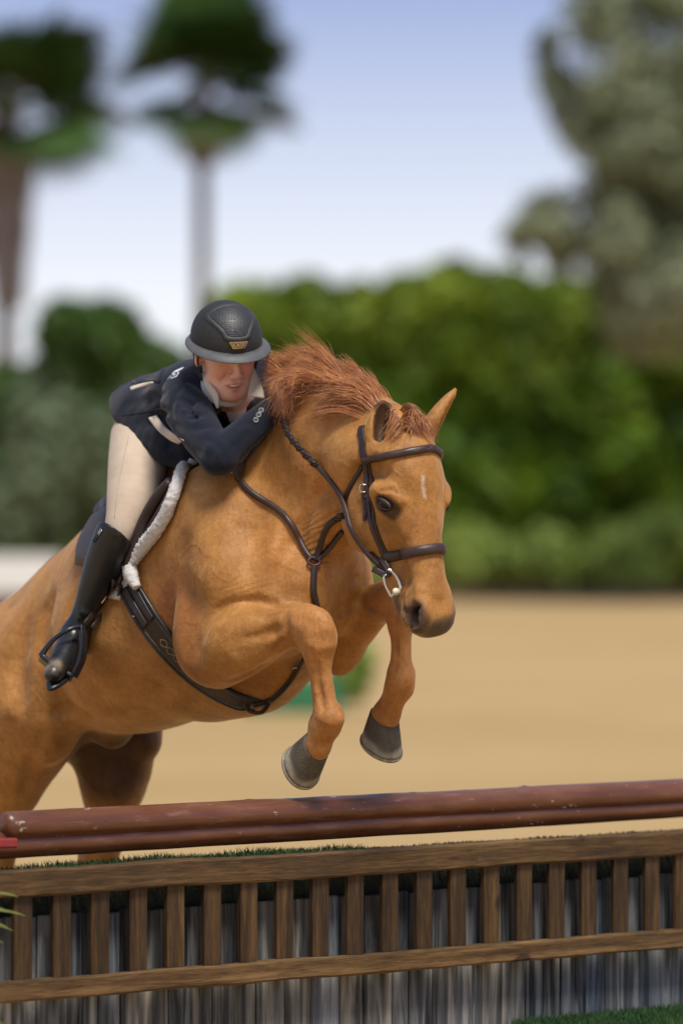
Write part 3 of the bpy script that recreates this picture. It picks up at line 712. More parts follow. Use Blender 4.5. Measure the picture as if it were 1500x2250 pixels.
    f.chain([Q(852, 1320, -.155), Q(872, 1318, -.15), Q(878, 1345, -.148), Q(880, 1372, -.145)], [.050, .051, .040, .032], k=.025)
    f.chain([Q(879, 1366, -.145), Q(881, 1420, -.14), Q(880, 1470, -.14)], [.031, .0275, .030], k=.02)
    f.chain([Q(881, 1488, -.14), Q(878, 1508, -.14)], [.039, .038], k=.02)
    f.chain([Q(876, 1510, -.14), Q(860, 1545, -.14), Q(847, 1572, -.14)], [.034, .034, .041], k=.02)
    # --- neck
    f.chain([Q(590, 1120), Q(650, 1055), Q(720, 1005), Q(785, 985), Q(835, 985)], [.235, .205, .170, .136, .110], k=.07, ax=R, ky=.57)
    f.chain([Q(520, 1010), Q(590, 945), Q(660, 895), Q(730, 880), Q(795, 898), Q(850, 935)], [.06, .062, .052, .045, .042, .04], k=.07)
    f.chain([Q(655, 1215), Q(720, 1155), Q(770, 1105), Q(795, 1075)], [.10, .085, .066, .058], k=.06)      # windpipe
    f.chain([Q(672, 1205, .105), Q(676, 1150, .125), Q(700, 1080, .125), Q(735, 1030, .11)], [.014, .020, .018, .010], k=.045, op='s') # jugular groove
    f.ell(Q(775, 1010, .075), (F, R, U), (.09, .04, .07), k=.06)
    # --- head
    hR, hF = HD.R, HD.F
    f.chain([HQ(858, 985), HQ(871, 1040), HQ(873, 1110), HQ(886, 1190), HQ(908, 1262), HQ(922, 1318), HQ(926, 1340)],
            [.095, .112, .118, .100, .079, .067, .056], k=.03, ax=hR, ky=.66)
    f.chain([HQ(905, 1000), HQ(917, 1060), HQ(926, 1150), HQ(938, 1240), HQ(946, 1300)], [.055, .052, .038, .032, .034], k=.035, ax=hR, ky=1.35)
    f.ell(HQ(898, 1055), (hF, hR, U), (.062, .098, .075), k=.03)                     # broad forehead
    for sg in (1, -1):
        f.ell(HQ(838, 1122, .0) + hR * .060 * sg, (hF, hR, U), (.086, .036, .112), k=.03)                   # cheek
        f.chain([HQ(884, 1072) + hR * .076 * sg, HQ(896, 1100) + hR * .074 * sg], [.040, .034], k=.03)      # orbit
        f.chain([HQ(882, 1082) + hR * .104 * sg, HQ(900, 1076) + hR * .104 * sg, HQ(920, 1084) + hR * .092 * sg, HQ(930, 1100) + hR * .080 * sg], [.009, .011, .012, .010], k=.018)  # brow
        f.chain([HQ(893, 1005) + hR * .066 * sg, HQ(903, 1062) + hR * (.076 if sg > 0 else .084) * sg, HQ(910, 1110) + hR * .066 * sg, HQ(915, 1150) + hR * .045 * sg], [.026, .022 if sg > 0 else .029, .026, .026], k=.035)  # temple
        f.chain([HQ(880, 1150) + hR * .070 * sg, HQ(896, 1192) + hR * .062 * sg], [.013, .009], k=.022)     # facial crest
        f.chain([HQ(888, 1030) + hR * .095 * sg, HQ(900, 1042) + hR * .092 * sg], [.012, .012], k=.05, op='s')  # hollow over the eye
        f.chain([HQ(908, 1225) + hR * .072 * sg, HQ(920, 1280) + hR * .066 * sg], [.014, .010], k=.05, op='s')
        f.chain([HQ(942, 1308) + hR * .034 * sg, HQ(948, 1342) + hR * .040 * sg], [.026, .028], k=.03)      # nostril bulge
        f.chain([HQ(934, 1352) + hR * .038 * sg, HQ(942, 1366) + hR * .034 * sg], [.036, .030], k=.03)
    f.chain([HQ(942, 1360), HQ(938, 1370)], [.036, .032], k=.03)                     # upper lip
    f.chain([HQ(903, 1316), HQ(912, 1348), HQ(918, 1358)], [.036, .034, .024], k=.02)                       # chin and lower lip
    f.chain([HQ(846, 1205), HQ(880, 1275), HQ(903, 1320)], [.034, .034, .034], k=.03)                       # jaw bar
    f.chain([HQ(806, 1030, .10), HQ(797, 1075, .105), HQ(797, 1120, .10)], [.016, .020, .016], k=.035, op='s')  # groove behind the jaw
    return f

EYE_C = {}
def finish_head(f):
    """fine cuts: eye sockets, nostrils, mouth, ears"""
    hR, hF, U = HD.R, HD.F, HD.U
    for sg in (1, -1):
        e = HQ(906, 1106) + hR * .0905 * sg; EYE_C[sg] = e
        f.ell(e + hR * .016 * sg + hF * .004, (nrm(hF * .88 - U * .42), hR, nrm(U * .88 + hF * .42)), (.031, .020, .0145), k=.010, op='s')
        n0 = HQ(951, 1352) + hR * (.066 if sg > 0 else -.050); NOS[sg] = n0
        f.ell(n0 - hR * .020 * sg, (nrm(hF * .35 + U * .9), hR, nrm(hF * .9 - U * .35)), (.043, .026, .031), k=.025)
        f.ell(n0, (nrm(hF * .35 + U * .9), hR, nrm(hF * .9 - U * .35)), (.034, .028, .0235) if sg > 0 else (.024, .014, .016), k=.009, op='s')
        if sg > 0: f.chain([n0 - hR * .012 + U * .004 - hF * .004, n0 - hR * .040 + U * .022 - hF * .008], [.0135, .010], k=.008, op='s')
        f.chain([n0 - hR * .010 * sg + hF * .012 - U * .012, n0 - hR * .012 * sg + hF * .016 + U * .012], [.006, .008], k=.008)   # fold inside the rim
    for path, r_, dep in STROKES:
        ps = []
        for x, y in catmull(np.asarray(path, float), 2):
            a_, n_ = CS.hit(x, y); ps.append(a_ + n_ * (r_ - dep * 1.35))
        f.chain(ps, [r_ * .55] + [r_] * (len(ps) - 2) + [r_ * .55], k=r_ * .95, op='s', n=2)
    for path, r_, hgt in RIDGES:
        ps = []
        for x, y in catmull(np.asarray(path, float), 2):
            a_, n_ = CS.hit(x, y); ps.append(a_ - n_ * (r_ - hgt * 1.3))
        f.chain(ps, [r_ * .7] + [r_] * (len(ps) - 2) + [r_ * .7], k=r_ * 1.2, n=2)
    # ears: cupped leaves. near ear opens to the camera, far ear seen from its outer side
    b0 = HQ(862, 985) + hR * .060; t0 = P(842, 880, (b0 @ A(0, 1, 0)) + .01); up = nrm(t0 - b0); L = np.linalg.norm(t0 - b0)
    op_ = nrm(A(.38, -.92, -.1)); op_ = nrm(op_ - up * (op_ @ up)); sd = np.cross(up, op_)
    f.chain([b0 - up * .02, b0 + up * L * .22, b0 + up * L * .5, b0 + up * L * .78, t0], [.026, .031, .034, .023, .005], k=.02, ax=op_, ky=.75)
    f.chain([b0 + up * L * .22 + op_ * .020, b0 + up * L * .5 + op_ * .021, b0 + up * L * .74 + op_ * .015, b0 + up * L * .9 + op_ * .008], [.015, .0245, .0165, .005], k=.006, op='s')
    EAR['near'] = (b0, t0, up, op_, L)
    b1 = HQ(898, 965) - hR * .045; t1 = P(1000, 856, (b1 @ A(0, 1, 0)) + .03); up = nrm(t1 - b1); L = np.linalg.norm(t1 - b1)
    op_ = nrm(A(.85, -.2, -.35)); op_ = nrm(op_ - up * (op_ @ up))
    f.chain([b1 - up * .01, b1 + up * L * .25, b1 + up * L * .5, b1 + up * L * .78, t1], [.031, .033, .031, .021, .007], k=.02, ax=op_, ky=.75)
    f.chain([b1 + up * L * .3 + op_ * .021, b1 + up * L * .55 + op_ * .020, b1 + up * L * .8 + op_ * .012], [.012, .018, .010], k=.006, op='s')
EAR = {}; NOS = {}
STROKES = [([(452, 1410), (458, 1370), (480, 1340), (520, 1319), (570, 1321), (630, 1334)], .014, .010),
    ([(520, 1402), (575, 1395), (628, 1376)], .016, .010), ([(560, 1442), (600, 1426), (640, 1402)], .012, .006), ([(500, 1360), (545, 1362), (600, 1354)], .012, .004),
    ([(630, 1345), (626, 1380), (648, 1420)], .012, .007), ([(694, 1452), (700, 1505), (711, 1562)], .009, .007), ([(868, 1390), (870, 1440), (866, 1480)], .008, .005),
    ([(788, 1316), (766, 1334), (748, 1350)], .018, .014), ([(742, 1308), (766, 1282), (790, 1270)], .014, .007), ([(760, 1298), (752, 1316), (745, 1334)], .012, .006),
    ([(421, 1450), (420, 1395), (418, 1340), (402, 1285)], .045, .018), ([(140, 1560), (104, 1460), (92, 1385), (112, 1320)], .04, .016), ([(60, 1380), (40, 1470), (48, 1560)], .035, .010),
    ([(205, 1262), (160, 1330), (140, 1400)], .03, .008), ([(672, 1208), (671, 1160), (688, 1105), (714, 1062)], .020, .014), ([(757, 1145), (755, 1092), (772, 1052), (794, 1022)], .014, .012),
    ([(645, 1165), (628, 1230), (602, 1290)], .03, .008), ([(560, 1130), (540, 1210), (500, 1290)], .05, .008), ([(883, 1312), (886, 1335), (895, 1364), (908, 1388)], .006, .006),
    ([(905, 1292), (900, 1320), (905, 1345)], .012, .004), ([(868, 1200), (884, 1250), (898, 1290)], .018, .006), ([(600, 1440), (560, 1470), (520, 1492)], .02, .008),
    ([(836, 1080), (856, 1076), (874, 1086)], .006, .004), ([(300, 1640), (280, 1700), (268, 1760)], .018, .006), ([(95, 1610), (66, 1690), (50, 1760)], .02, .006), ([(120, 1570), (160, 1560), (200, 1578)], .02, .014)]
RIDGES = [([(500, 1470), (545, 1452), (590, 1428)], .03, .006), ([(470, 1420), (500, 1380), (560, 1372)], .035, .006), ([(716, 1470), (722, 1520), (728, 1565)], .008, .003), ([(875, 1142), (886, 1180)], .010, .004),
    ([(430, 1100), (470, 1190), (520, 1270)], .06, .008), ([(180, 1330), (150, 1420)], .04, .008), ([(706, 1330), (700, 1290), (712, 1250)], .05, .008), ([(664, 1350), (690, 1346)], .014, .003),
    ([(815, 1320), (850, 1290)], .012, .003), ([(690, 1352), (712, 1366), (727, 1388)], .016, .004), ([(684, 1416), (706, 1424), (726, 1416)], .012, .004), ([(706, 1578), (728, 1586), (748, 1578)], .014, .004), ([(868, 1496), (884, 1502), (900, 1494)], .014, .004), ([(722, 1455), (728, 1500), (735, 1545)], .007, .003), ([(225, 1350), (200, 1440)], .05, .006), ([(735, 1110), (710, 1150), (690, 1200)], .03, .006)]
CS = Surf(*build_horse_field(.015).mesh(1))
HRES = 0.0060
hf = build_horse_field(HRES); finish_head(hf)
HV, HF_ = hf.mesh(relax=1); del hf
HS = Surf(HV, HF_)
TK = Surf(*build_horse_field(.010, True).mesh(2))

# coat: colours of hair and skin, with some shade painted in
def near_seg(V, pts):
    d = np.full(len(V), 9.0)
    for a, b in zip(pts[:-1], pts[1:]):
        ab = b - a; t = np.clip(((V - a) @ ab) / (ab @ ab + 1e-12), 0, 1); d = np.minimum(d, np.linalg.norm(V - a - t[:, None] * ab, axis=1))
    return d
def sm(d, r0, r1): x = np.clip((d - r0) / (r1 - r0), 0, 1); return 1 - x * x * (3 - 2 * x)
coat = np.tile(A(.44, .212, .058), (len(HV), 1))
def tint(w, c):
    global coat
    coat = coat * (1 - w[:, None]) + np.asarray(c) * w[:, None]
for pts, r0, r1, c, a in (
    ([Q(700, 1380, .14), Q(715, 1590, .13), Q(690, 1650, .12)], .05, .12, (.45, .20, .060), .8),
    ([Q(870, 1320, -.15), Q(880, 1500, -.14), Q(850, 1580, -.14)], .05, .12, (.45, .20, .060), .8),
    ([Q(380, 1360, .26), Q(440, 1470, .22)], .05, .2, (.24, .075, .022), .8),      # sweaty hair behind the elbow, darkened further with painted shade
    ([Q(700, 1100, .1), Q(640, 1170, .15)], .03, .2, (.47, .20, .052), .6),
    ([HQ(905, 1150, .06), HQ(900, 1190, .07)], .01, .06, (.36, .15, .05), .5),
): tint(sm(near_seg(HV, pts), r0, r1) * a, c)
for sg in (1, -1):
    R_ = HD.R * sg
    tint(sm(near_seg(HV, [EYE_C[sg] + R_ * .01, EYE_C[sg] + R_ * .005 + HD.F * .024 - HD.U * .020]), .020, .036) * .9, (.035, .022, .016))
    tint(sm(near_seg(HV, [NOS[sg] + HD.U * .006, NOS[sg] - HD.U * .012 + HD.F * .008]), .028, .046) * .88, (.085, .062, .050))
    tint(sm(near_seg(HV, [NOS[sg] - R_ * .02, NOS[sg] - R_ * .045 + HD.U * .02]), .016, .028) * .95, (.012, .008, .007))
tint(sm(near_seg(HV, [HQ(958, 1392), HQ(930, 1392), HQ(912, 1372)]), .022, .046) * .9, (.075, .055, .043))
tint(sm(near_seg(HV, [NOS[1] - HD.U * .02, HQ(955, 1380) + HD.R * .035, HQ(975, 1372) - HD.R * .03, NOS[-1] - HD.U * .02]), .012, .034) * .8, (.09, .066, .052))
tint(sm(near_seg(HV, [HQ(902, 1318) + HD.R * .03, HQ(908, 1352) + HD.R * .03]), .018, .032) * .85, (.085, .066, .056))
tint(sm(near_seg(HV, [HQ(917, 1303) + HD.R * .058, HQ(925, 1335) + HD.R * .06, HQ(936, 1366) + HD.R * .05]), .006, .018) * .9, (.05, .04, .034))
st0, st1 = HS.hit(929, 1048)[0], HS.hit(933, 1092)[0]
tint(sm(near_seg(HV, [st0, HS.hit(928, 1070)[0], st1]), .001, .0075) * .75, (.72, .66, .58))
b0, t0, up, op_, L = EAR['near']
tint(sm(near_seg(HV, [b0 + up * L * .2 + op_ * .002, b0 + up * L * .55 - op_ * .002, b0 + up * L * .85 + op_ * .001]), .020, .029) * .92 , (.035, .013, .007))
tint(sm(near_seg(HV, [t0, t0 - up * .02]), .004, .02) * .6, (.13, .05, .02))
ck = HS.hit(822, 1345)[0]; tint(sm(near_seg(HV, [ck, HS.hit(816, 1341)[0]]), .006, .012) * .9, (.22, .18, .15))
m_in = sm(near_seg(HV, [Q(150, 1580, .0), Q(215, 1580, 0), Q(262, 1615, -.05), Q(232, 1665, -.06)]), .09, .19); tint(m_in * .88, (.050, .022, .012))  # shade between the thighs, painted into the coat
wr = (sm(near_seg(HV, [Q(752, 1085, .06), Q(735, 1120, .06), Q(712, 1170, .06), Q(700, 1205, .06)]), .035, .075) +
      .25 * sm(near_seg(HV, [Q(520, 1285, .25), Q(600, 1295, .2)]), .01, .06)).clip(0, 1)   # where the hide wrinkles
wr *= (HV[:, 1] < 13.4)
horse = thing('horse', (B.O[0] - .4, 13.4, 0.0), 'chestnut horse leaping over the brown pole with forelegs tucked', 'horse')
hm = to_mesh('body', HV, HF_)
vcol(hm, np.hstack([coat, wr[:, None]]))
m = M('chestnut_coat', .56, .30)
at = m.n('ShaderNodeAttribute'); at.attribute_name = 'Col'
blot = m.noise(9, 6, .6); fine = m.noise(160, 4, .6, m.coord((1, 1, 2.2)))
c1 = m.mix(m.ramp(blot, [(.34, .0), (.68, 1.0)]), (.72, .64, .53), (1.14, 1.15, 1.17))
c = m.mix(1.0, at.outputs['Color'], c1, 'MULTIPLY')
c = m.mix(1.0, c, m.ramp(m.noise(30, 5, .65), [(.3, (.90, .88, .85)), (.7, (1.08, 1.09, 1.10))]), 'MULTIPLY')
c = m.mix(1.0, c, m.ramp(m.noise(1.0, 4, .6, m.coord((130, 130, 38)), .3), [(.3, (.86, .84, .82)), (.7, (1.1, 1.1, 1.1))]), 'MULTIPLY')
c = m.mix(1.0, c, m.ramp(fine, [(.25, (.88, .86, .84)), (.75, (1.1, 1.1, 1.1))]), 'MULTIPLY')
spk = m.noise(55, 3, .5); c = m.mix(m.ramp(spk, [(.685, 0), (.74, .35)]), c, (.12, .05, .02))
m.base(c)
m.b.inputs['Sheen Weight'].default_value = .25; m.b.inputs['Sheen Roughness'].default_value = .4; m.b.inputs['Sheen Tint'].default_value = (1, .72, .42, 1)
wv = m.n('ShaderNodeTexWave', wave_type='BANDS', bands_direction='DIAGONAL'); wv.inputs['Scale'].default_value = 31; wv.inputs['Distortion'].default_value = 3.5; wv.inputs['Detail'].default_value = 3; wv.inputs['Detail Scale'].default_value = 1.2
m.l(m.coord((-.35, .35, 1.25)), wv.inputs['Vector'])
mu = m.n('ShaderNodeMath', operation='MULTIPLY'); m.l(wv.outputs['Fac'], mu.inputs[0]); m.l(at.outputs['Alpha'], mu.inputs[1])
m.bump(mu.outputs[0], .42, .006)
m.bump(m.noise(11, 5, .65), .5, .016)
vn = m.noise(6.5, 2, .4, m.coord((1, 1, .8)), .8); m.bump(m.ramp(vn, [(.455, 0), (.5, 1), (.545, 0)]), .2, .005)      # veins under the skin; m.bump(fine, .20, .0015)
COAT = m.m
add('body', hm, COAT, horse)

# eyes
m = M('horse_eye', .12, .35); m.base((.010, .005, .003)); EYE_M = m.m
def uvsphere(c, r, n=20, mk=None):
    V = []; F = []
    for i in range(n // 2 + 1):
        a = math.pi * i / (n // 2)
        for k in range(n):
            b = 2 * math.pi * k / n; V.append((math.sin(a) * math.cos(b), math.sin(a) * math.sin(b), math.cos(a)))
    for i in range(n // 2):
        for k in range(n): F.append((i * n + k, (i + 1) * n + k, (i + 1) * n + (k + 1) % n, i * n + (k + 1) % n))
    return np.array(V) * r + c, F
LID = plain('eyelid_skin', (.05, .03, .02), .45, .2, 60, .2)
for sg in (1, -1):
    e = EYE_C[sg] - HD.R * .004 * sg
    ey = add('eye', to_mesh('eye', *uvsphere(e, .0255)), EYE_M, horse)
    a1 = nrm(HD.F * .88 - HD.U * .42); a2 = nrm(HD.U * .88 + HD.F * .42); ps = []; qs = []
    for t in np.linspace(0, math.pi, 9):
        o = HD.R * sg * (.0225 - .0085 * abs(math.cos(t)))
        ps.append(e + o + a1 * .0295 * -math.cos(t) + a2 * .0105 * math.sin(t)); qs.append(e + o + a1 * .0295 * -math.cos(t) - a2 * .0115 * math.sin(t))
    add('eyelid', to_mesh('eyelid', *tube(ps, [.002, .0035, .0046, .005, .005, .005, .0046, .0035, .002], 8, 2)), LID, ey)
    add('eyelid', to_mesh('eyelid', *tube(qs, [.0014, .002, .0022, .0022, .0022, .0022, .0022, .002, .0014], 8, 2)), LID, ey)

# hooves with shoes
m = M('hoof_horn', .62, .35); gr = m.noise(24, 6, .7, m.coord((2, 2, 1.5))); at = m.attr()
m.base(m.mix(1.0, at, m.ramp(gr, [(.25, (.55, .5, .42)), (.75, (1.35, 1.3, 1.2))]), 'MULTIPLY')); m.bump(m.noise(60, 4, .6, m.coord((1, 1, 3))), .5, .003); HOOF = m.m
SHOE = plain('worn_shoe_steel', (.28, .24, .17), .5, .35, 70, .4, metal=.35)
def hoof(c, axis, front, s=1.0):
    """c = centre of the coronet, axis = towards the sole, front = towards the toe"""
    ax = nrm(axis); fr = nrm(front - ax * (front @ ax)); sd = np.cross(ax, fr); n = 28; rows = 14
    V = []; C = []
    for i in range(rows + 1):
        t = i / rows; Lq = .072 * s
        for k in range(n):
            a = 2 * math.pi * k / n; cf = math.cos(a); si = math.sin(a)
            r1 = (.045 + .016 * t) * s; r2 = (.043 + .018 * t) * s
            w = r1 * cf * (1 if cf > 0 else .86); hgt = Lq * t * (1 + .22 * cf) - .012 * (1 - t) * cf * -1
            V.append(c + ax * (hgt - .004) + fr * (w + .020 * t * s) + sd * r2 * si * (1 + .0 * cf))
            wob = .07 * math.sin(2 * a + 1) + .03 * math.sin(5 * a)
            wq = min(1, max(0, (t - .66 - wob) / .16)); C.append(tuple(x * (1 - wq) + y * wq for x, y in zip((.080, .070, .052), (.27, .25, .20))))
    o = len(V); V.append(c + ax * .072 * s * .9 + fr * .02); C.append((.1, .09, .07)); V.append(c); C.append((.1, .05, .03))
    F = []
    for i in range(rows):
        for k in range(n): F.append((i * n + k, i * n + (k + 1) % n, (i + 1) * n + (k + 1) % n, (i + 1) * n + k))
    for k in range(n): F.append((rows * n + k, rows * n + (k + 1) % n, o)); F.append(((k + 1) % n, k, o + 1))
    me = to_mesh('hoof', V, F); vcol(me, np.array(C)); ho = add('hoof', me, HOOF, horse)
    ps = []; ns = []
    for a in np.linspace(-2.5, 2.5, 19):
        cf = math.cos(a); ps.append(c + ax * (.072 * s * (1 + .22 * cf) - .002) + fr * (.053 * s * cf * (1 if cf > 0 else .88) + .02 * s) + sd * .053 * s * math.sin(a)); ns.append(ax)
    add('horseshoe', to_mesh('horseshoe', *ribbon(ps, ns, .020, .008, 3)), SHOE, ho)
F_, U_ = B.F, B.U
hoof(Q(694, 1638, .125), -F_ * .80 - U_ * .55 + B.R * .10, F_ * .5 - U_ * .85 + B.R * .25, 1.0)
hoof(Q(843, 1578, -.14), -F_ * .42 - U_ * .9, F_ * .9 - U_ * .3, 1.0)
for p0 in (Q(30, 2190, .13), Q(240, 2180, -.12)):
    hoof(p0 - F_ * .05 - U_ * .085, -F_ * .2 - U_ * .95, F_, .95)

# hair: tapered strands gathered in locks
def strands(locks, name, mat, parent, seg=7, sides=3):
    """locks: list of (control points, strand count, spread at root, spread at tip, radius)"""
    VV = []; FF = []; o = 0
    for cp, n, s0, s1, r in locks:
        base = catmull(np.asarray(cp), max(2, int(math.ceil(seg / (len(cp) - 1))))); m_ = len(base); T = np.gradient(base, axis=0)
        k = np.linspace(0, 1, m_)[None, :] * RNG.uniform(.7, 1.0, n)[:, None]; ii = k * (m_ - 1); lo = np.minimum(ii.astype(int), m_ - 2); fr = (ii - lo)[..., None]
        c = base[lo] * (1 - fr) + base[lo + 1] * fr; d = RNG.standard_normal((n, 1, 3)); d2 = RNG.standard_normal((n, 1, 3)); k3 = k[..., None]
        c = c + d * (s0 * (1 - k3) + s1 * k3 ** 1.3) + d2 * (.22 * s1) * np.sin(k3 * 3.5 + np.arange(n)[:, None, None])
        t = T / (np.linalg.norm(T, axis=1)[:, None] + 1e-9); a = np.cross(t, [.3, .2, .93]); a /= np.linalg.norm(a, axis=1)[:, None] + 1e-9; b = np.cross(t, a)
        rr = (r * (1 - .88 * np.linspace(0, 1, m_) ** 1.5))[:, None]
        ring = np.stack([rr * (math.cos(2 * math.pi * q / sides) * a + math.sin(2 * math.pi * q / sides) * b) for q in range(sides)], 1)
        VV.append((c[:, :, None, :] + ring[None]).reshape(-1, 3))
        i0 = np.arange(m_ - 1)[:, None] * sides + np.arange(sides)[None]; i1 = np.arange(m_ - 1)[:, None] * sides + (np.arange(sides)[None] + 1) % sides
        f1 = np.stack([i0, i1, i1 + sides, i0 + sides], -1).reshape(-1, 4); FF.append((f1[None] + (np.arange(n) * m_ * sides)[:, None, None] + o).reshape(-1, 4)); o += n * m_ * sides
    return add(name, to_mesh(name, np.vstack(VV), np.vstack(FF)), mat, parent)
m = M('mane_hair', .36, .5); nz = m.noise(30, 4, .6, m.coord((1, 1, 1)))
m.base(m.ramp(nz, [(.28, (.26, .075, .018)), (.5, (.50, .185, .052)), (.75, (.70, .34, .13))]))
m.b.inputs['Sheen Weight'].default_value = .2; HAIR = m.m
R_ = B.R
crest = catmull([Q(868, 925), Q(810, 893), Q(740, 868), Q(670, 868), Q(600, 915), Q(540, 975)], 12)
locks = []
for i in range(210):
    t = RNG.uniform(0, .66); x = t * (len(crest) - 1); a = int(min(x, len(crest) - 2)); p = crest[a] * (1 - x + a) + crest[a + 1] * (x - a)
    side = RNG.uniform(-.7, 1.0); p = p + R_ * (.030 * side) + U_ * (.022 - .022 * abs(side))
    Ln = RNG.uniform(.14, .36) * (1 - .68 * t); lift = RNG.uniform(.02, .34) - .16 * side + .35 * t
    dirv = nrm(-F_ * 1.0 + U_ * lift + R_ * (.10 * side + .04) + RNG.standard_normal(3) * .15)
    e = p + dirv * Ln - U_ * RNG.uniform(-.025, .035); c1 = p + dirv * Ln * .33 + U_ * .022; c2 = p + dirv * Ln * .68 + U_ * .022
    if side > .1:
        for c_ in (c1, c2, e):
            q_, n_ = HS.near(c_)
            if (c_ - q_) @ n_ < .012: c_ += (q_ + n_ * .012) - c_
    locks.append(([p - U_ * .015, c1, c2, e], 34, .006, RNG.uniform(.009, .016), .00085))
for i in range(40):      # the loose sheaf that falls over the rider's hand
    p = Q(RNG.uniform(640, 690), RNG.uniform(842, 868), .04 + RNG.uniform(-.02, .03)); x1 = RNG.uniform(585, 640); y1 = RNG.uniform(862, 930)
    e = Q(x1, y1, .11 + RNG.uniform(-.01, .03)); mid = (p + e) / 2 + A(-.025, -.02, .022) * RNG.uniform(.5, 1.2)
    locks.append(([p, p * .5 + mid * .5 + U_ * .012, mid, e], 30, .007, .014, .00085))
strands(locks, 'mane', HAIR, horse)
locks = []
pl = HQ(876, 942)
for tg_, n in ((HQ(925, 965, -.0), 8), (HQ(895, 985, .02), 6), (HQ(952, 975, -.055), 6), (HQ(862, 985, .06), 5), (HQ(835, 1002, .085), 5), (HQ(905, 990, .0), 4)):
    for i in range(n):
        j = RNG.standard_normal(3) * .009; s = pl + RNG.standard_normal(3) * .016 + U_ * .0
        e = HS.near(tg_ + j)[0]; e = e + nrm(e - HQ(880, 1040)) * .008
        md = (s + e) / 2 + U_ * RNG.uniform(.015, .05) + HD.F * .03
        locks.append(([s, s * .5 + md * .5 + U_ * .012, md, e], 14, .004, .006, .0015))
for i in range(4):
    s = pl + RNG.standard_normal(3) * .012; e = s + A(RNG.uniform(.02, .06), -.02, RNG.uniform(.0, .02)); md = (s + e) / 2 + U_ * .045
    locks.append(([s, md, e], 3, .002, .004, .0006))
strands(locks, 'forelock', HAIR, horse)
locks = []
for i in range(60):
    d0 = Q(-55, 1400, 0) - F_ * .03; e = Q(RNG.uniform(-60, 95), RNG.uniform(1700, 1960), RNG.uniform(-.12, .04)) - F_ * .25
    md = d0 * .5 + e * .5 - F_ * .12 + RNG.standard_normal(3) * .03
    locks.append(([d0, d0 * .6 + md * .4 - F_ * .06, md, e], 12, .015, .02, .0016))
strands(locks, 'tail', HAIR, horse)
# ================================================================= TACK
def leather(name, c, rough=.42, bump=.25):
    m = M(name, rough, .5); n1 = m.noise(18, 5, .6); n2 = m.noise(220, 3, .6)
    m.base(m.ramp(n1, [(.3, [x * .65 for x in c]), (.7, [x * 1.35 for x in c])])); m.rough(m.ramp(n1, [(.3, rough - .08), (.7, rough + .15)]))
    m.bump(n2, bump, .0008); return m.m
BROWN = leather('dark_brown_leather', (.028, .014, .011)); BROWN2 = leather('brown_bridle_leather', (.045, .022, .018), .4)
BLACKL = leather('black_leather', (.010, .010, .011), .36); STEEL = plain('polished_steel', (.72, .70, .66), .18, .05, 30, metal=1.0)
STITCH = plain('pale_stitching', (.42, .33, .22), .7, .1, 80)
m = M('sheepskin', .95, .1); wn = m.noise(90, 5, .7); m.base(m.ramp(wn, [(.25, (.58, .54, .48)), (.6, (.86, .84, .80))])); m.bump(wn, 1.0, .01)
m.b.inputs['Sheen Weight'].default_value = .4; FLEECE = m.m
def sp_(path, surf=None): 
    h = [(surf or HS).hit(x, y) for x, y in path]; return np.array([a for a, b in h]), np.array([b for a, b in h])
def strap(name, path, w, th, mat, parent, lift=.0015, sub=4, extra=None, dome=0.0, surf=None, conform=True):
    """flat strap laid on the animal along a measured path; extra = further (point, normal) pairs round the hidden side"""
    cp = catmull(np.asarray(path, float), 3) if len(path) > 2 else np.asarray(path, float)
    p, n = sp_(cp, surf)
    if extra: p = np.vstack([p, [e[0] for e in extra]]); n = np.vstack([n, [e[1] for e in extra]])
    # even out jumps where the ray slips off an edge
    for _ in range(2): p[1:-1] = p[1:-1] * .5 + (p[:-2] + p[2:]) * .25; n[1:-1] = n[1:-1] * .5 + (n[:-2] + n[2:]) * .25
    out = []
    for a, b in zip(p, n):
        q, m_ = (surf or HS).near(a)
        if conform and np.linalg.norm(q - a) < .02: a = q
        out.append(a)
    return add(name, to_mesh(name, *ribbon(np.array(out), n, w, th, 3, lift, dome)), mat, parent)
def mirror_pts(path, plane, surf=None):
    r_ = []
    for x, y in path:
        a, b = (surf or HS).hit(x, y); q, n = (surf or HS).near(plane.mirror(a)); r_.append((q, n))
    return r_
# ---- bridle
br = thing('bridle', HQ(870, 1100), 'dark brown leather bridle with padded browband and noseband on the horse\'s head', 'bridle')
bb = [(797, 1012), (830, 1006), (865, 1000), (905, 992), (935, 987), (950, 985)]
strap('browband', bb, .020, .008, BROWN2, br, extra=mirror_pts([(880, 1000), (850, 1004), (815, 1010)], HD)[::1], dome=.35)
strap('noseband', [(848, 1224), (870, 1221), (905, 1214), (940, 1208), (965, 1204)], .027, .009, BROWN2, br, extra=mirror_pts([(905, 1214), (880, 1219), (852, 1224)], HD), dome=.35)
strap('noseband_lower_strap', [(848, 1224), (838, 1236), (826, 1226), (812, 1212)], .018, .004, BROWN, br)
ck = [(803, 1014), (805, 1045), (808, 1085), (814, 1130), (824, 1170), (838, 1205), (848, 1228), (852, 1250)]
cp_ = strap('cheekpiece', ck, .013, .005, BROWN2, br, lift=.003)
strap('noseband_cheek_strap', [(809, 1014), (813, 1060), (818, 1110), (827, 1160), (842, 1200), (852, 1220)], .011, .004, BROWN, br)
add('cheekpiece', to_mesh('cheekpiece', *ribbon(*[np.array(z) for z in zip(*mirror_pts(ck[1:], HD))], .013, .005, 3)), BROWN2, br)
strap('throatlash', [(797, 1022), (784, 1050), (768, 1072), (757, 1098), (757, 1118)], .011, .004, BROWN, br, lift=.004)
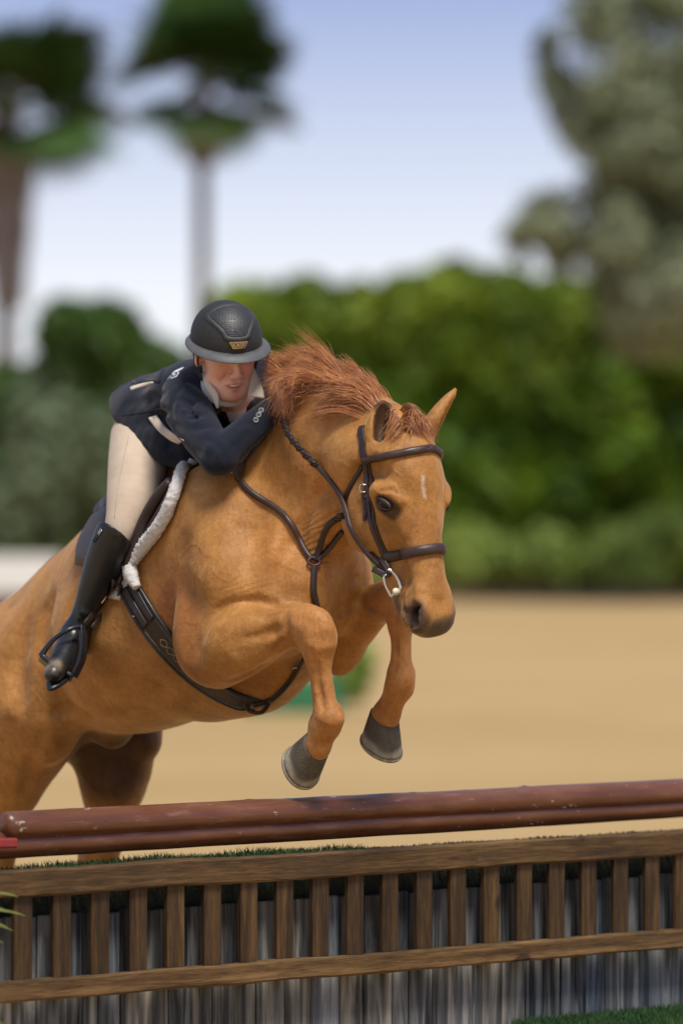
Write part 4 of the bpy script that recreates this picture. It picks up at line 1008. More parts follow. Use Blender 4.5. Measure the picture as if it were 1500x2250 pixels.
strap('headpiece', [(803, 1014), (797, 985), (801, 965)], .020, .004, BROWN, br, lift=.003, extra=[HS.near(HQ(836, 958) + HD.R * .06), HS.near(HQ(838, 935)), HS.near(HQ(836, 958) - HD.R * .06), HS.near(HD.mirror(HS.hit(803, 1000)[0]))])
h = HS.hit(803, 1082); k = HS.hit(800, 1092)
strap('billet', [(800, 1080), (803, 1105), (807, 1128), (803, 1146)], .010, .004, BROWN, br, lift=.006)
for y in (1092, 1114): 
    a, n = HS.hit(803 + (y - 1092) * .12, y); add('keeper', to_mesh('keeper', *ribbon([a - A(.010, 0, 0), a + A(.010, 0, 0)], [n, n], .007, .011, 2)), BROWN, br)
a, n = HS.hit(802, 1073)
bk = [a + n * .010 + A(dx, 0, dz) for dx, dz in ((-.008, -.009), (-.008, .009), (.008, .009), (.008, -.009), (-.008, -.009))]
add('buckle', to_mesh('buckle', *tube(bk, .0018, 6, 2)), STEEL, br)
# fancy raised stitching on the padded bands
def scroll(path, parent):
    cp = catmull(np.asarray(path, float), 6); ps = []
    for i, (x, y) in enumerate(cp):
        a, n = HS.hit(x, y + 3.0 * math.sin(i * .9)); ps.append(a + n * .0125)
    add('stitching', to_mesh('stitching', *tube(ps, .0007, 4, 1)), plain('brown_stitching', (.16, .10, .075), .6, .1, 80), parent)
scroll([(905, 993), (925, 989), (944, 986)], br); scroll([(905, 1214), (930, 1210), (955, 1206)], br)
# bit: D-shaped ring with pale rubber end
ba, bn = HS.hit(868, 1296); bn = nrm(bn + A(-.2, -.6, 0))
def bp(x, y, o=.010): return P(x, y, ba[1] - o - .004)
add('bit_ring', to_mesh('bit_ring', *tube([bp(851, 1251), bp(862, 1257), bp(874, 1273), bp(881, 1291), bp(883, 1293)], [.0035, .0045, .005, .0065, .005], 10, 5)), STEEL, br)
add('bit_ring', to_mesh('bit_ring', *tube([bp(848, 1262), bp(843, 1268), bp(846, 1285), bp(856, 1305), bp(860, 1309), bp(872, 1298)], [.003, .003, .0035, .004, .0045, .004], 10, 5)), STEEL, br)
add('bit_mouthpiece', to_mesh('bit_mouthpiece', *tube([bp(863, 1300, .016), bp(868, 1300, .016), bp(874, 1300, .006), bp(884, 1302, -.02)], [.007, .010, .009, .008], 12, 4)), plain('cream_rubber', (.74, .68, .50), .4, .06, 30), br)
# ---- reins, running back along the neck to the rider's hand
rein = thing('reins', Q(690, 1020, .1), 'brown leather reins looping from the bit up along the neck', 'reins')
rp_ = [(849, 1257), (830, 1240), (806, 1215), (784, 1185), (768, 1155), (758, 1118), (745, 1085), (722, 1052), (695, 1022), (664, 990), (640, 962), (626, 932), (620, 908)]
pts = []
for x, y in rp_:
    a, n = HS.hit(x, y); pts.append((a, n, x, y))
D_ = np.array([p[0][1] for p in pts]); 
for i in range(len(D_)): D_[i] -= .012
D_ = np.minimum(D_, np.interp(np.arange(len(D_)), [0, 4, 7, 12], [D_[0], min(D_[3:6]), D_[7], D_[12]]))
rpts = np.array([P(p[2], p[3], d) for p, d in zip(pts, D_)])
plain_n = 8
m = M('laced_rein_leather', .45, .5); wv2 = m.n('ShaderNodeTexWave', wave_type='BANDS', bands_direction='DIAGONAL'); wv2.inputs['Scale'].default_value = 26; m.l(m.coord((1, 1, 1)), wv2.inputs['Vector'])
m.base(m.ramp(wv2.outputs['Fac'], [(.2, (.016, .009, .008)), (.7, (.05, .027, .022))])); m.bump(wv2.outputs['Fac'], .8, .004); LACED = m.m
nn_ = np.array([nrm(p[1] + A(0, -1, 0)) for p in pts])
add('rein', to_mesh('rein', *ribbon(rpts[:plain_n + 1], nn_[:plain_n + 1], .0135, .005, 5, 0, .2)), BROWN2, rein)
add('laced_grip', to_mesh('laced_grip', *ribbon(rpts[plain_n:], nn_[plain_n:], .016, .008, 5, 0, .25)), LACED, rein)
for i in range(16):      # crossed lacing, proud of the grip
    t = i / 15 * (len(rpts) - 1 - plain_n) + plain_n; a = int(min(t, len(rpts) - 2)); p = rpts[a] * (1 - t + a) + rpts[a + 1] * (t - a); tg = nrm(rpts[a + 1] - rpts[a]); n = nn_[a]; b = np.cross(tg, nrm(n - tg * (n @ tg)))
    s_ = 1 if i % 2 else -1
    add('lace', to_mesh('lace', *tube([p - b * .0095 - tg * .006 * s_ + n * .008, p + n * .0125, p + b * .0095 + tg * .006 * s_ + n * .008], .0022, 6, 3)), BROWN, rein)
rp0, rp1 = rpts[0], rpts[1]
add('bit_loop', to_mesh('bit_loop', *ribbon([rpts[1] + A(.01, -.006, .012), rpts[0] + A(.004, -.008, .006), rpts[0] + A(-.001, -.008, -.008), rpts[1] + A(-.012, -.006, -.012)], [A(0, -1, 0)] * 4, .017, .009, 3)), BROWN2, rein)
far = [HQ(852, 1262, -.06), HD.mirror(HS.hit(800, 1200)[0]) + HD.R * -.01, Q(800, 1120, -.12), Q(760, 1010, -.16), Q(690, 930, -.10), Q(650, 880, -.05)]
add('rein', to_mesh('rein', *tube(far, .005, 8, 5)), BROWN2, rein)
# ---- breastplate
bpz = thing('breastplate', B.O, 'dark brown leather breastplate with centre ring across the horse\'s chest', 'breastplate')
def cord(name, path, r, parent, mat, off=.6):
    cp = catmull(np.asarray(path, float), 3); p, n = sp_(cp)
    for _ in range(2): p[1:-1] = p[1:-1] * .5 + (p[:-2] + p[2:]) * .25
    q = np.array([HS.near(a)[0] for a in p]); q = q + n * r * off
    return add(name, to_mesh(name, *ribbon(q - n * r * .5, n, r * 2.3, r * 1.5, 3, 0, .35)), mat, parent)
cord('shoulder_strap', [(522, 1050), (545, 1078), (575, 1098), (605, 1115), (632, 1140), (652, 1172), (668, 1205), (684, 1231)], .0070, bpz, BROWN2)
cord('neck_strap', [(690, 1232), (700, 1210), (708, 1180), (722, 1152), (742, 1138), (758, 1134)], .0070, bpz, BROWN)
cord('martingale_strap', [(694, 1232), (712, 1215), (732, 1190), (752, 1165)], .0062, bpz, BROWN2)
ra, rn = HS.hit(688, 1236)
ang = np.linspace(0, 2 * math.pi, 17); e1 = nrm(np.cross(rn, A(0, 0, 1))); e2 = np.cross(e1, rn)
add('ring', to_mesh('ring', *tube([ra + rn * .010 + e1 * .016 * math.cos(t) + e2 * .011 * math.sin(t) for t in ang], .0042, 8, 2)), plain('brown_rubber', (.075, .028, .030), .4, .15, 50), bpz)
cs_ = [HS.hit(x, y) for x, y in ((689, 1242), (688, 1262), (687, 1282), (686, 1302))] + [TK.hit(x, y) for x, y in ((684, 1325), (681, 1350), (677, 1380), (672, 1410), (664, 1440), (652, 1468), (634, 1497), (612, 1522), (590, 1538))]
cs_ = [(lambda c, q: q if (c[0] - q[0]) @ q[1] < 0 else c)(c, HS.near(c[0])) if i_ >= 4 else c for i_, c in enumerate(cs_)]
cs_.insert(4, HS.hit(685, 1314))
cs_p = np.array([c[0] for c in cs_]); cs_n = np.array([c[1] for c in cs_])
for _ in range(2): cs_p[1:-1] = cs_p[1:-1] * .5 + (cs_p[:-2] + cs_p[2:]) * .25; cs_n[1:-1] = cs_n[1:-1] * .5 + (cs_n[:-2] + cs_n[2:]) * .25
cs_p = cs_p + cs_n * .006
add('centre_strap', to_mesh('centre_strap', *ribbon(cs_p, cs_n, .017, .006, 3, .0, .2)), BROWN, bpz)
lp_ = [TK.hit(x, y) for x, y in ((594, 1534), (575, 1542), (556, 1546))]
add('girth_loop', to_mesh('girth_loop', *ribbon([p + n * .004 for p, n in lp_], [n for p, n in lp_], .018, .006, 4)), BROWN, bpz)
lq = [lp_[0][0] - U_ * .004, TK.hit(575, 1546)[0] - U_ * .022, TK.hit(548, 1549)[0] - U_ * .014, TK.hit(541, 1543)[0] + U_ * .004 + A(0, -.012, 0)]
add('girth_loop_strap', to_mesh('girth_loop_strap', *ribbon(lq, [nrm(A(.1, -.6, -.8))] * 4, .014, .004, 5)), BROWN, bpz)
add('stud', to_mesh('stud', *tube([HS.hit(648, 1467)[0] + A(-.006, -.02, -.002), HS.hit(660, 1464)[0] + A(.006, -.022, .001)], .0016, 6, 2)), STEEL, bpz)
# ---- girth
gi = thing('girth', Q(430, 1420, .26), 'wide dark brown leather girth with stitched scrolls round the barrel', 'girth')
gpath = [(287, 1288), (312, 1335), (345, 1385), (385, 1435), (430, 1478), (480, 1515), (520, 1535), (548, 1543)]
gp, gn = sp_(catmull(np.asarray(gpath, float), 3), TK)
for i_ in range(len(gp)):
    q_, n_ = HS.near(gp[i_])
    if np.linalg.norm(q_ - gp[i_]) < .012: gp[i_] = q_
c0 = Q(455, 1310, 0)
hid = []; gax = nrm(np.cross(gp[6] - c0, gp[-1] - c0))
for a in np.linspace(0, 150, 13):                 # on under the belly and up the far side
    d = np.array(Matrix.Rotation(math.radians(a), 3, Vector(gax)) @ Vector(gp[-1] - c0)); hid.append(TK.cast(c0, d))
gp2 = np.vstack([gp, [h_[0] for h_ in hid[1:]]]); gn2 = np.vstack([gn, [h_[1] for h_ in hid[1:]]])
for _ in range(3): gp2[1:-1] = gp2[1:-1] * .5 + (gp2[:-2] + gp2[2:]) * .25
wdt = np.interp(np.arange(len(gp2)), [0, 4, 12, 18, 24], [.062, .068, .070, .060, .06])
add('girth_band', to_mesh('girth_band', *ribbon(gp2, gn2, wdt, .010, 3, .001, .1)), BROWN, gi)
gt = np.gradient(gp2, axis=0); gb = np.array([np.cross(nrm(t), nrm(n)) for t, n in zip(gt, gn2)])
for s_ in (-1, 1):
    add('rolled_edge', to_mesh('rolled_edge', *tube(gp2 + gb * wdt[:, None] * .47 * s_ + gn2 * .009, .0062, 8, 3)), BLACKL, gi)
    add('stitching', to_mesh('stitching', *tube((gp2 + gb * wdt[:, None] * .36 * s_ + gn2 * .0118)[2:24], .0006, 4, 2)), STITCH, gi)
for ph in (0, math.pi):
    w_ = [gp2[7] * (1 - t) + gp2[14] * t for t in np.linspace(0, 1, 2)]
    ii = np.linspace(7, 14, 40); ps = []
    for q, i in enumerate(ii):
        a = int(min(i, len(gp2) - 2)); f_ = i - a; ps.append(gp2[a] * (1 - f_) + gp2[a + 1] * f_ + gb[a] * (.010 * math.sin(q * .55 + ph)) + gn2[a] * .0128)
    add('stitching', to_mesh('stitching', *tube(ps, .0008, 4, 1)), STITCH, gi)
for i, (x, y) in enumerate(((306, 1343), (300, 1354))):
    a, n = HS.hit(x, y); add('rivet', to_mesh('rivet', *uvsphere(a + n * .012, .0035, 8)), STEEL, gi)
for s_ in (-1, 1):
    ps = gp2[:6] + gb[:6] * .014 * s_; add('billet_strap', to_mesh('billet_strap', *ribbon(ps, gn2[:6], .022, .004, 3, .0125)), BROWN, gi)
# ---- saddle pad with rolled sheepskin edge
def patch(surf, la, lb, m_, off, th, sub=3, ripple=0.0):
    """thick sheet between two measured edge lines, laid over a surface"""
    n = max(len(la), len(lb)); la = catmull(np.asarray(la, float), sub); lb = catmull(np.asarray(lb, float), sub); R0 = len(la); V = []; N = []
    for i in range(R0):
        for j in range(m_ + 1):
            t = j / m_; x, y = la[i] * (1 - t) + lb[i] * t; a, nn = surf.hit(x, y); V.append(a); N.append(nn)
    V = np.array(V).reshape(R0, m_ + 1, 3); N = np.array(N).reshape(R0, m_ + 1, 3)
    for _ in range(3):
        for Z in (V, N):
            Z[1:-1] = Z[1:-1] * .5 + (Z[:-2] + Z[2:]) * .25; Z[:, 1:-1] = Z[:, 1:-1] * .5 + (Z[:, :-2] + Z[:, 2:]) * .25
    N /= np.linalg.norm(N, axis=2)[..., None] + 1e-9
    e = np.ones((R0, m_ + 1)); e[0] = e[-1] = .25; e[:, 0] = e[:, -1] = .25
    top = V + N * (off + th * e)[..., None]; bot = V + N * (off - .002)
    if ripple: top += N * (ripple * np.sin(np.arange(R0)[:, None] * 1.3 + np.arange(m_ + 1)[None] * .4))[..., None]
    k = R0 * (m_ + 1); VV = np.vstack([top.reshape(-1, 3), bot.reshape(-1, 3)]); F = []; ix = lambda i, j: i * (m_ + 1) + j
    for i in range(R0 - 1):
        for j in range(m_):
            F.append((ix(i, j), ix(i + 1, j), ix(i + 1, j + 1), ix(i, j + 1))); F.append((k + ix(i, j), k + ix(i, j + 1), k + ix(i + 1, j + 1), k + ix(i + 1, j)))
    for i in range(R0 - 1):
        for j in (0, m_): F.append((ix(i, j), k + ix(i, j), k + ix(i + 1, j), ix(i + 1, j)) if j == 0 else (ix(i, j), ix(i + 1, j), k + ix(i + 1, j), k + ix(i, j)))
    for j in range(m_):
        F.append((ix(0, j), ix(0, j + 1), k + ix(0, j + 1), k + ix(0, j))); F.append((ix(R0 - 1, j), k + ix(R0 - 1, j), k + ix(R0 - 1, j + 1), ix(R0 - 1, j + 1)))
    return VV, F
pad = thing('saddle_pad', Q(360, 1150, .2), 'white sheepskin saddle pad edging along the front of the saddle flap', 'saddle pad')
fl = [(441, 1020), (426, 1027), (414, 1040), (406, 1066), (397, 1095), (382, 1130), (362, 1165), (337, 1196), (313, 1222), (299, 1244), (302, 1268), (314, 1293)]
fp, fn = sp_(catmull(np.asarray(fl, float), 4))
for _ in range(2): fp[1:-1] = fp[1:-1] * .5 + (fp[:-2] + fp[2:]) * .25
fr = np.interp(np.arange(len(fp)), [0, 6, 20, 30, 40, len(fp) - 1], [.013, .0155, .018, .020, .020, .011])
tv, tf = tube(fp + fn * .023, fr, 22, 3)
dr = np.random.default_rng(3); nz = dr.standard_normal(len(tv)); ctr = tv.reshape(-1, 22, 3).mean(1).repeat(22, 0); dd = tv - ctr
tv = ctr + dd * (1 + .07 * nz[:, None]); add('sheepskin_roll', to_mesh('sheepskin_roll', tv, tf), FLEECE, pad)
add('pad_sheet', to_mesh('pad_sheet', *patch(HS, [(415, 1035), (385, 1105), (330, 1200), (292, 1250), (292, 1290)], [(330, 1085), (262, 1120), (200, 1180), (185, 1250), (232, 1312)], 10, .004, .010)), FLEECE, pad)
add('pad_corner', to_mesh('pad_corner', *patch(HS, [(232, 1290), (225, 1312)], [(270, 1296), (266, 1320)], 6, .003, .010, 4)), FLEECE, pad)
# ---- saddle: seat, flaps, knee roll, stirrup
sad = thing('jumping_saddle', Q(320, 1100, 0), 'dark brown jumping saddle under the rider with stirrup and flap', 'saddle')
sf = Field(A(-.75, 13.1, 1.55), A(-.15, 14.15, 2.05), .008)
sf.chain([Q(402, 1045), Q(370, 1070), Q(325, 1098), Q(285, 1125), Q(256, 1128), Q(248, 1122)], [.040, .035, .035, .038, .038, .034], k=.03, ax=B.R, ky=1.9)
sf.chain([Q(405, 1040, .06), Q(412, 1030, 0), Q(420, 1045, -.06)], [.028, .030, .028], k=.03)
sf.chain([Q(240, 1120, .12), Q(243, 1104, .06), Q(262, 1100, -.06), Q(280, 1112, -.12)], [.022, .024, .024, .022], k=.03)
sf.chain([Q(345, 1110, .12), Q(268, 1145, .16), Q(225, 1165, .16)], [.06, .06, .045], k=.03)
sv, sq = sf.mesh(3); GREYL_ = leather('grey_brown_leather', (.060, .048, .044), .5)
add('seat', to_mesh('seat', sv, sq), GREYL_, sad)
add('flap', to_mesh('flap', *patch(HS, [(404, 1050), (392, 1092), (364, 1147), (324, 1197), (290, 1240), (284, 1276), (260, 1299)], [(330, 1080), (290, 1130), (255, 1180), (235, 1215), (225, 1245), (228, 1275), (240, 1297)], 12, .018, .007)), BROWN, sad)
add('rear_flap', to_mesh('rear_flap', *patch(HS, [(262, 1110), (255, 1150), (245, 1200), (235, 1250)], [(222, 1135), (196, 1170), (177, 1205), (176, 1245)], 8, .012, .016)), GREYL_, sad)
kr, kn = sp_([(398, 1072), (374, 1102), (346, 1150), (318, 1205), (298, 1250)]); add('knee_roll', to_mesh('knee_roll', *tube(kr + kn * .036, [.014, .018, .019, .016, .009], 12, 5)), BROWN, sad)
kr, kn = sp_([(392, 1085), (372, 1125), (340, 1175), (310, 1215)]); add('flap_welt', to_mesh('flap_welt', *tube(kr + kn * .027, [.006, .008, .008, .005], 8, 5)), BROWN2, sad)
add('flap_bottom_strap', to_mesh('flap_bottom_strap', *ribbon(*sp_([(245, 1300), (262, 1296), (275, 1286), (281, 1270)]), .014, .006, 4, .026)), BROWN2, sad)
# ================================================================= RIDER
RC = P(497, 766, 13.10)
yw, pt, rl = math.radians(19), math.radians(21.5), math.radians(4)
rF = A(math.sin(yw) * math.cos(pt), -math.cos(yw) * math.cos(pt), -math.sin(pt)); rX = A(math.cos(yw), math.sin(yw), 0); rU = np.cross(rF, rX); rU = nrm(rU)
if rU[2] < 0: rU = -rU
rX, rU = rX * math.cos(rl) + rU * math.sin(rl), rU * math.cos(rl) - rX * math.sin(rl)
def rp(x, f, u): return RC + rX * x + rF * f + rU * u
nb = Q(505, 862, 0)                       # base of the neck
J = dict(pel=Q(350, 935, 0), hipR=Q(300, 955, .10), kneeR=Q(292, 1145, .30), ankR=Q(166, 1388, .365), shR=Q(408, 882, .175), elR=Q(477, 1003, .245), wrR=Q(596, 905, .085),
         hipL=Q(395, 955, -.10), kneeL=Q(470, 1145, -.30), ankL=Q(345, 1400, -.36), shL=Q(592, 852, -.165), elL=Q(660, 985, -.23), wrL=Q(655, 905, -.07), ch=Q(455, 892, 0), ab=Q(400, 915, 0))
toe_d = nrm(A(-.30, -.90, -.30)); toeL_d = nrm(A(.5, -.8, -.2))
lo, hi = A(-.86, 12.75, 1.36), A(.02, 14.25, 2.43)
def limb(f, a, b, c, r, k=.02): f.chain([J[a], J[b], J[c]], r, k=k)
# body: one continuous figure, head to foot
bf = Field(lo, hi, .0036)
bf.ell(rp(0, -.010, .020), (rX, rF, rU), (.073, .092, .092), k=.03)
bf.ell(rp(0, .034, -.038), (rX, rF, rU), (.057, .054, .080), k=.03)
bf.chain([rp(0, .050, -.070), rp(0, .070, -.100)], [.040, .024], k=.025)
for s_ in (-1, 1):
    bf.ell(rp(.034 * s_, .062, -.030), (rX, rF, rU), (.024, .024, .026), k=.02)
    bf.chain([rp(.012 * s_, .090, .016), rp(.042 * s_, .076, .018)], [.010, .010], k=.012)
    bf.ell(rp(.031 * s_, .092, -.002), (rX, rF, rU), (.015, .012, .009), k=.012, op='s')
    bf.ell(rp(.031 * s_, .080, -.002), (rX, rF, rU), (.012, .011, .011), k=.004)
    bf.ell(rp(.077 * s_, -.004, -.022), (rX, rF, rU), (.010, .017, .029), k=.008)
    bf.ell(rp(.0115 * s_, .100, -.044), (rX, rF, rU), (.0085, .010, .0075), k=.008)
    bf.chain([rp(.022 * s_, .088, -.044), rp(.034 * s_, .074, -.072)], [.003, .0035], k=.012, op='s')
    bf.chain([rp(.050 * s_, .030, -.080), rp(.025 * s_, .062, -.104)], [.016, .016], k=.03)
bf.chain([rp(0, .090, .008), rp(0, .104, -.022), rp(0, .109, -.038)], [.008, .0095, .0115], k=.012)
bf.chain([rp(-.026, .078, -.072), rp(-.010, .093, -.0655), rp(0, .095, -.067), rp(.010, .093, -.0655), rp(.026, .078, -.072)], [.003, .0055, .005, .0055, .003], k=.008)
bf.chain([rp(-.024, .077, -.076), rp(0, .094, -.085), rp(.024, .077, -.076)], [.003, .0068, .003], k=.008)
bf.ell(rp(.002, .090, -.0745), (rX, rF, rU), (.020, .012, .0048), k=.004, op='s')
bf.ell(rp(0, .078, -.106), (rX, rF, rU), (.019, .016, .015), k=.015)
bf.chain([rp(0, -.02, -.05), rp(0, -.012, -.11), nb], [.056, .052, .058], k=.02)
bf.chain([J['pel'], J['ab'], J['ch'], nb], [.105, .10, .11, .06], k=.03, ax=B.R, ky=1.2)
for s_ in 'RL':
    bf.chain([J['ch'] * .6 + J['sh' + s_] * .4, J['sh' + s_], J['el' + s_], J['wr' + s_]], [.06, .042, .028, .022], k=.03)
    if s_ == 'R': bf.chain([J['pel'], Q(312, 945, .10), Q(302, 1010, .165), Q(292, 1085, .235), Q(272, 1140, .283), Q(252, 1190, .315), Q(228, 1260, .335), J['ankR']], [.075, .06, .06, .048, .036, .024, .02, .018], k=.03)
    else: bf.chain([J['pel'], J['hip' + s_], J['knee' + s_], J['ank' + s_]], [.08, .07, .045, .028], k=.03)
    td = toe_d if s_ == 'R' else toeL_d
    bf.chain([J['ank' + s_], J['ank' + s_] + td * .12 - U_ * .04], [.027, .02], k=.02)
def hand(f, wr, d, nrm_, gr, k=.006, g=1.0):
    """palm and five bent fingers, d = towards the knuckles, nrm_ = back of the hand"""
    d = nrm(d); nn = nrm(nrm_ - d * (nrm_ @ d)); s = np.cross(d, nn) * gr
    f.chain([wr, wr + d * .045], [.026 * g, .030 * g], k=.015); f.chain([wr + d * .035 - s * .022, wr + d * .08 - s * .030], [.016 * g, .012 * g], k=.012); f.chain([wr + d * .035 + s * .020, wr + d * .075 + s * .026], [.016 * g, .012 * g], k=.012)
    for i, (o, L_) in enumerate(((-.031, .85), (-.010, 1.0), (.011, .95), (.030, .75))):
        b = wr + d * .082 + s * o; f.chain([b - d * .01, b + d * .030 * L_ - nn * .006, b + d * .036 * L_ - nn * .036 * L_, b + d * .010 - nn * .048 * L_], [.0098 * g, .0092 * g, .0085 * g, .0075 * g], k=k, n=3)
    t = wr + d * .03 - s * .028; f.chain([t, t + d * .03 - s * .018 - nn * .012, t + d * .052 - s * .008 - nn * .028], [.012 * g, .0105 * g, .009 * g], k=k, n=3)
hR_d = nrm(Q(640, 868, .04) - J['wrR']); hL_d = nrm(Q(690, 880, -.02) - J['wrL'])
hand(bf, J['wrR'], hR_d, A(-.2, -.5, .8), 1); hand(bf, J['wrL'], hL_d, A(.2, .3, .8), -1)
bv, bq = bf.mesh(2); del bf
person = thing('person', A(J['pel'][0], J['pel'][1], 0), 'rider in navy jacket and dark helmet folded forward over the horse\'s neck', 'person')
m = M('skin', .5, .35); n1 = m.noise(22, 5, .6); at = m.attr()
m.base(m.mix(1.0, at, m.ramp(n1, [(.3, (.88, .82, .80)), (.7, (1.08, 1.04, 1.02))]), 'MULTIPLY')); m.bump(m.noise(160, 3), .12, .0008)
m.b.inputs['Subsurface Weight'].default_value = .12; m.b.inputs['Subsurface Radius'].default_value = (.012, .005, .003); m.b.inputs['Subsurface Scale'].default_value = .3; SKIN = m.m
sk = np.tile(A(.80, .48, .355), (len(bv), 1))
def stint(w, c):
    global sk
    sk = sk * (1 - w[:, None]) + np.asarray(c) * w[:, None]
stint(sm(near_seg(bv, [rp(-.036, .082, -.034), rp(-.030, .088, -.028)]), .01, .04) * .5, (.62, .22, .15)); stint(sm(near_seg(bv, [rp(.036, .082, -.034), rp(.030, .088, -.028)]), .01, .04) * .5, (.62, .22, .15))
stint(sm(near_seg(bv, [rp(0, .109, -.036), rp(0, .112, -.040)]), .004, .02) * .5, (.66, .24, .17)); stint(sm(near_seg(bv, [rp(0, .09, -.112), rp(0, .08, -.12)]), .01, .03) * .5, (.60, .22, .15))
stint(sm(near_seg(bv, [rp(-.022, .082, -.074), rp(0, .098, -.086), rp(.022, .082, -.074)]), .004, .009) * .75, (.55, .16, .14)); stint(sm(near_seg(bv, [rp(-.022, .083, -.070), rp(0, .099, -.066), rp(.022, .083, -.070)]), .003, .007) * .6, (.52, .17, .14))
for s_ in (-1, 1): stint(sm(near_seg(bv, [rp(.018 * s_, .094, .012), rp(.046 * s_, .078, .014)]), .002, .006) * .7, (.16, .085, .045)); stint(sm(near_seg(bv, [rp(.031 * s_, .091, -.002)]*2), .004, .009) * .8, (.10, .06, .04))
bm_ = to_mesh('body', bv, bq); vcol(bm_, sk); body = add('body', bm_, SKIN, person)
tv, tf = tube([rp(-.014, .084, -.0735), rp(0, .0905, -.0735), rp(.016, .084, -.0735)], [.0036, .0042, .0036], 8, 4); add('teeth', to_mesh('teeth', tv, tf), plain('tooth_enamel', (.78, .72, .60), .3, .05, 60), person)
hl = []
HAIRB = plain('brown_hair', (.16, .085, .04), .5, .3, 60)
for s_ in (-1, 1):
    for i in range(5): hl.append(([rp(.074 * s_, .012 + .006 * i, .02), rp(.079 * s_, .004 + .004 * i, -.01), rp(.076 * s_, -.012 - .004 * i, -.035)], 10, .004, .006, .001))
strands(hl, 'hair', HAIRB, person)

# ---- breeches
def clothm(name, c, rough=.8, weave=900, fold=.5, fscale=14):
    m = M(name, rough, .25); w = m.noise(weave, 2); f_ = m.noise(fscale, 3, .5, m.coord((1, 1, .8)), .4); b = m.noise(7, 4)
    m.base(m.mix(1.0, m.ramp(b, [(.3, [x * .86 for x in c]), (.7, [x * 1.1 for x in c])]), m.ramp(w, [(.3, .88), (.7, 1.08)]), 'MULTIPLY')); m.bump(f_, fold, .014); m.bump(w, .25, .0006)
    m.b.inputs['Sheen Weight'].default_value = .15; return m.m
NAVY = clothm('navy_jacket_cloth', (.0055, .0085, .019), .85, 900, .45, 12); BEIGE = clothm('beige_breeches_cloth', (.58, .455, .335), .78, 700, .3, 11); CREAM = clothm('cream_cloth', (.66, .56, .45), .8, 600, .2, 20); SHIRT = clothm('white_shirt_cloth', (.70, .68, .74), .7, 700, .6, 26)
f = Field(lo, hi, .006)
f.chain([Q(352, 945, 0), Q(354, 960, 0)], [.095, .09], k=.04, ax=B.R, ky=1.3)
f.ell(Q(326, 958, .07), (F_, B.R, U_), (.085, .065, .085), k=.05); f.ell(Q(394, 958, -.07), (F_, B.R, U_), (.085, .065, .085), k=.05)
f.chain([Q(306, 962, .12), Q(303, 1015, .165), Q(290, 1085, .24), Q(274, 1140, .285), Q(255, 1188, .315), Q(244, 1215, .325)], [.080, .082, .069, .052, .039, .035], k=.03)
f.chain([J['hipL'], J['hipL'] * .5 + J['kneeL'] * .5, J['kneeL'], J['kneeL'] * .8 + J['ankL'] * .2], [.088, .082, .062, .05], k=.03)
v, q = f.mesh(2); BR_S = Surf(v, q); brc = add('breeches', to_mesh('breeches', v, q), BEIGE, person)
seam = []
for x, y in ((283, 958), (274, 1000), (264, 1050), (256, 1100), (252, 1140)): a, n = BR_S.hit(x, y); seam.append(a + n * .0004)
add('seam', to_mesh('seam', *tube(seam, .0009, 5, 4)), plain('seam_thread', (.42, .33, .24), .8, .1, 50), brc)
# ---- boots
def boot(kn, an, td, cutn, cutp, nm='tall_boot'):
    f = Field(np.minimum(kn, an) - .2, np.maximum(kn, an) + .2, .0055)
    ax_ = nrm(an - kn); bk = nrm(np.cross(np.cross(ax_, td), ax_)) * -1
    c = lambda t, o=0: kn * (1 - t) + an * t + bk * o
    f.chain([c(-.05, .0), c(.12, .004), c(.32, .008), c(.55, .006), c(.78, .002), c(.95, 0), c(1.02, 0)], [.054, .056, .053, .043, .032, .031, .032], k=.02)
    for t in (.78, .845, .91, .965): f.chain([c(t, -.029), c(t + .012, 0) + np.cross(ax_, bk) * .029, c(t, .030)], [.008, .007, .008], k=.009)
    heel = an - td * .035 - U_ * .045; ball = an + td * .115 - U_ * .055; toe = an + td * .170 - U_ * .062
    f.chain([an - U_ * .01, an + td * .035 - U_ * .02, ball + U_ * .006, toe + U_ * .002], [.036, .037, .034, .026], k=.025); f.chain([an - U_ * .01, heel], [.034, .028], k=.02)
    f.cut(cutp, cutn, .004)
    return f.mesh(2), heel, ball, toe
m = M('black_boot_leather', .33, .5); n1 = m.noise(8, 5, .6); dst = m.noise(30, 4, .6)
at2 = m.attr(); sx = m.n('ShaderNodeSeparateColor'); m.l(at2, sx.inputs[0])
m.base(m.mix(sx.outputs[0], m.ramp(n1, [(.3, (.007, .0075, .0085)), (.7, (.016, .017, .018))]), m.ramp(dst, [(.35, (.012, .011, .010)), (.65, (.20, .155, .10))])))
m.rough(m.ramp(n1, [(.3, .30), (.7, .46)])); m.bump(m.noise(24, 4, .6, m.coord((1, 1, 2))), .22, .006); m.bump(m.noise(300, 2), .1, .0006); BOOT = m.m
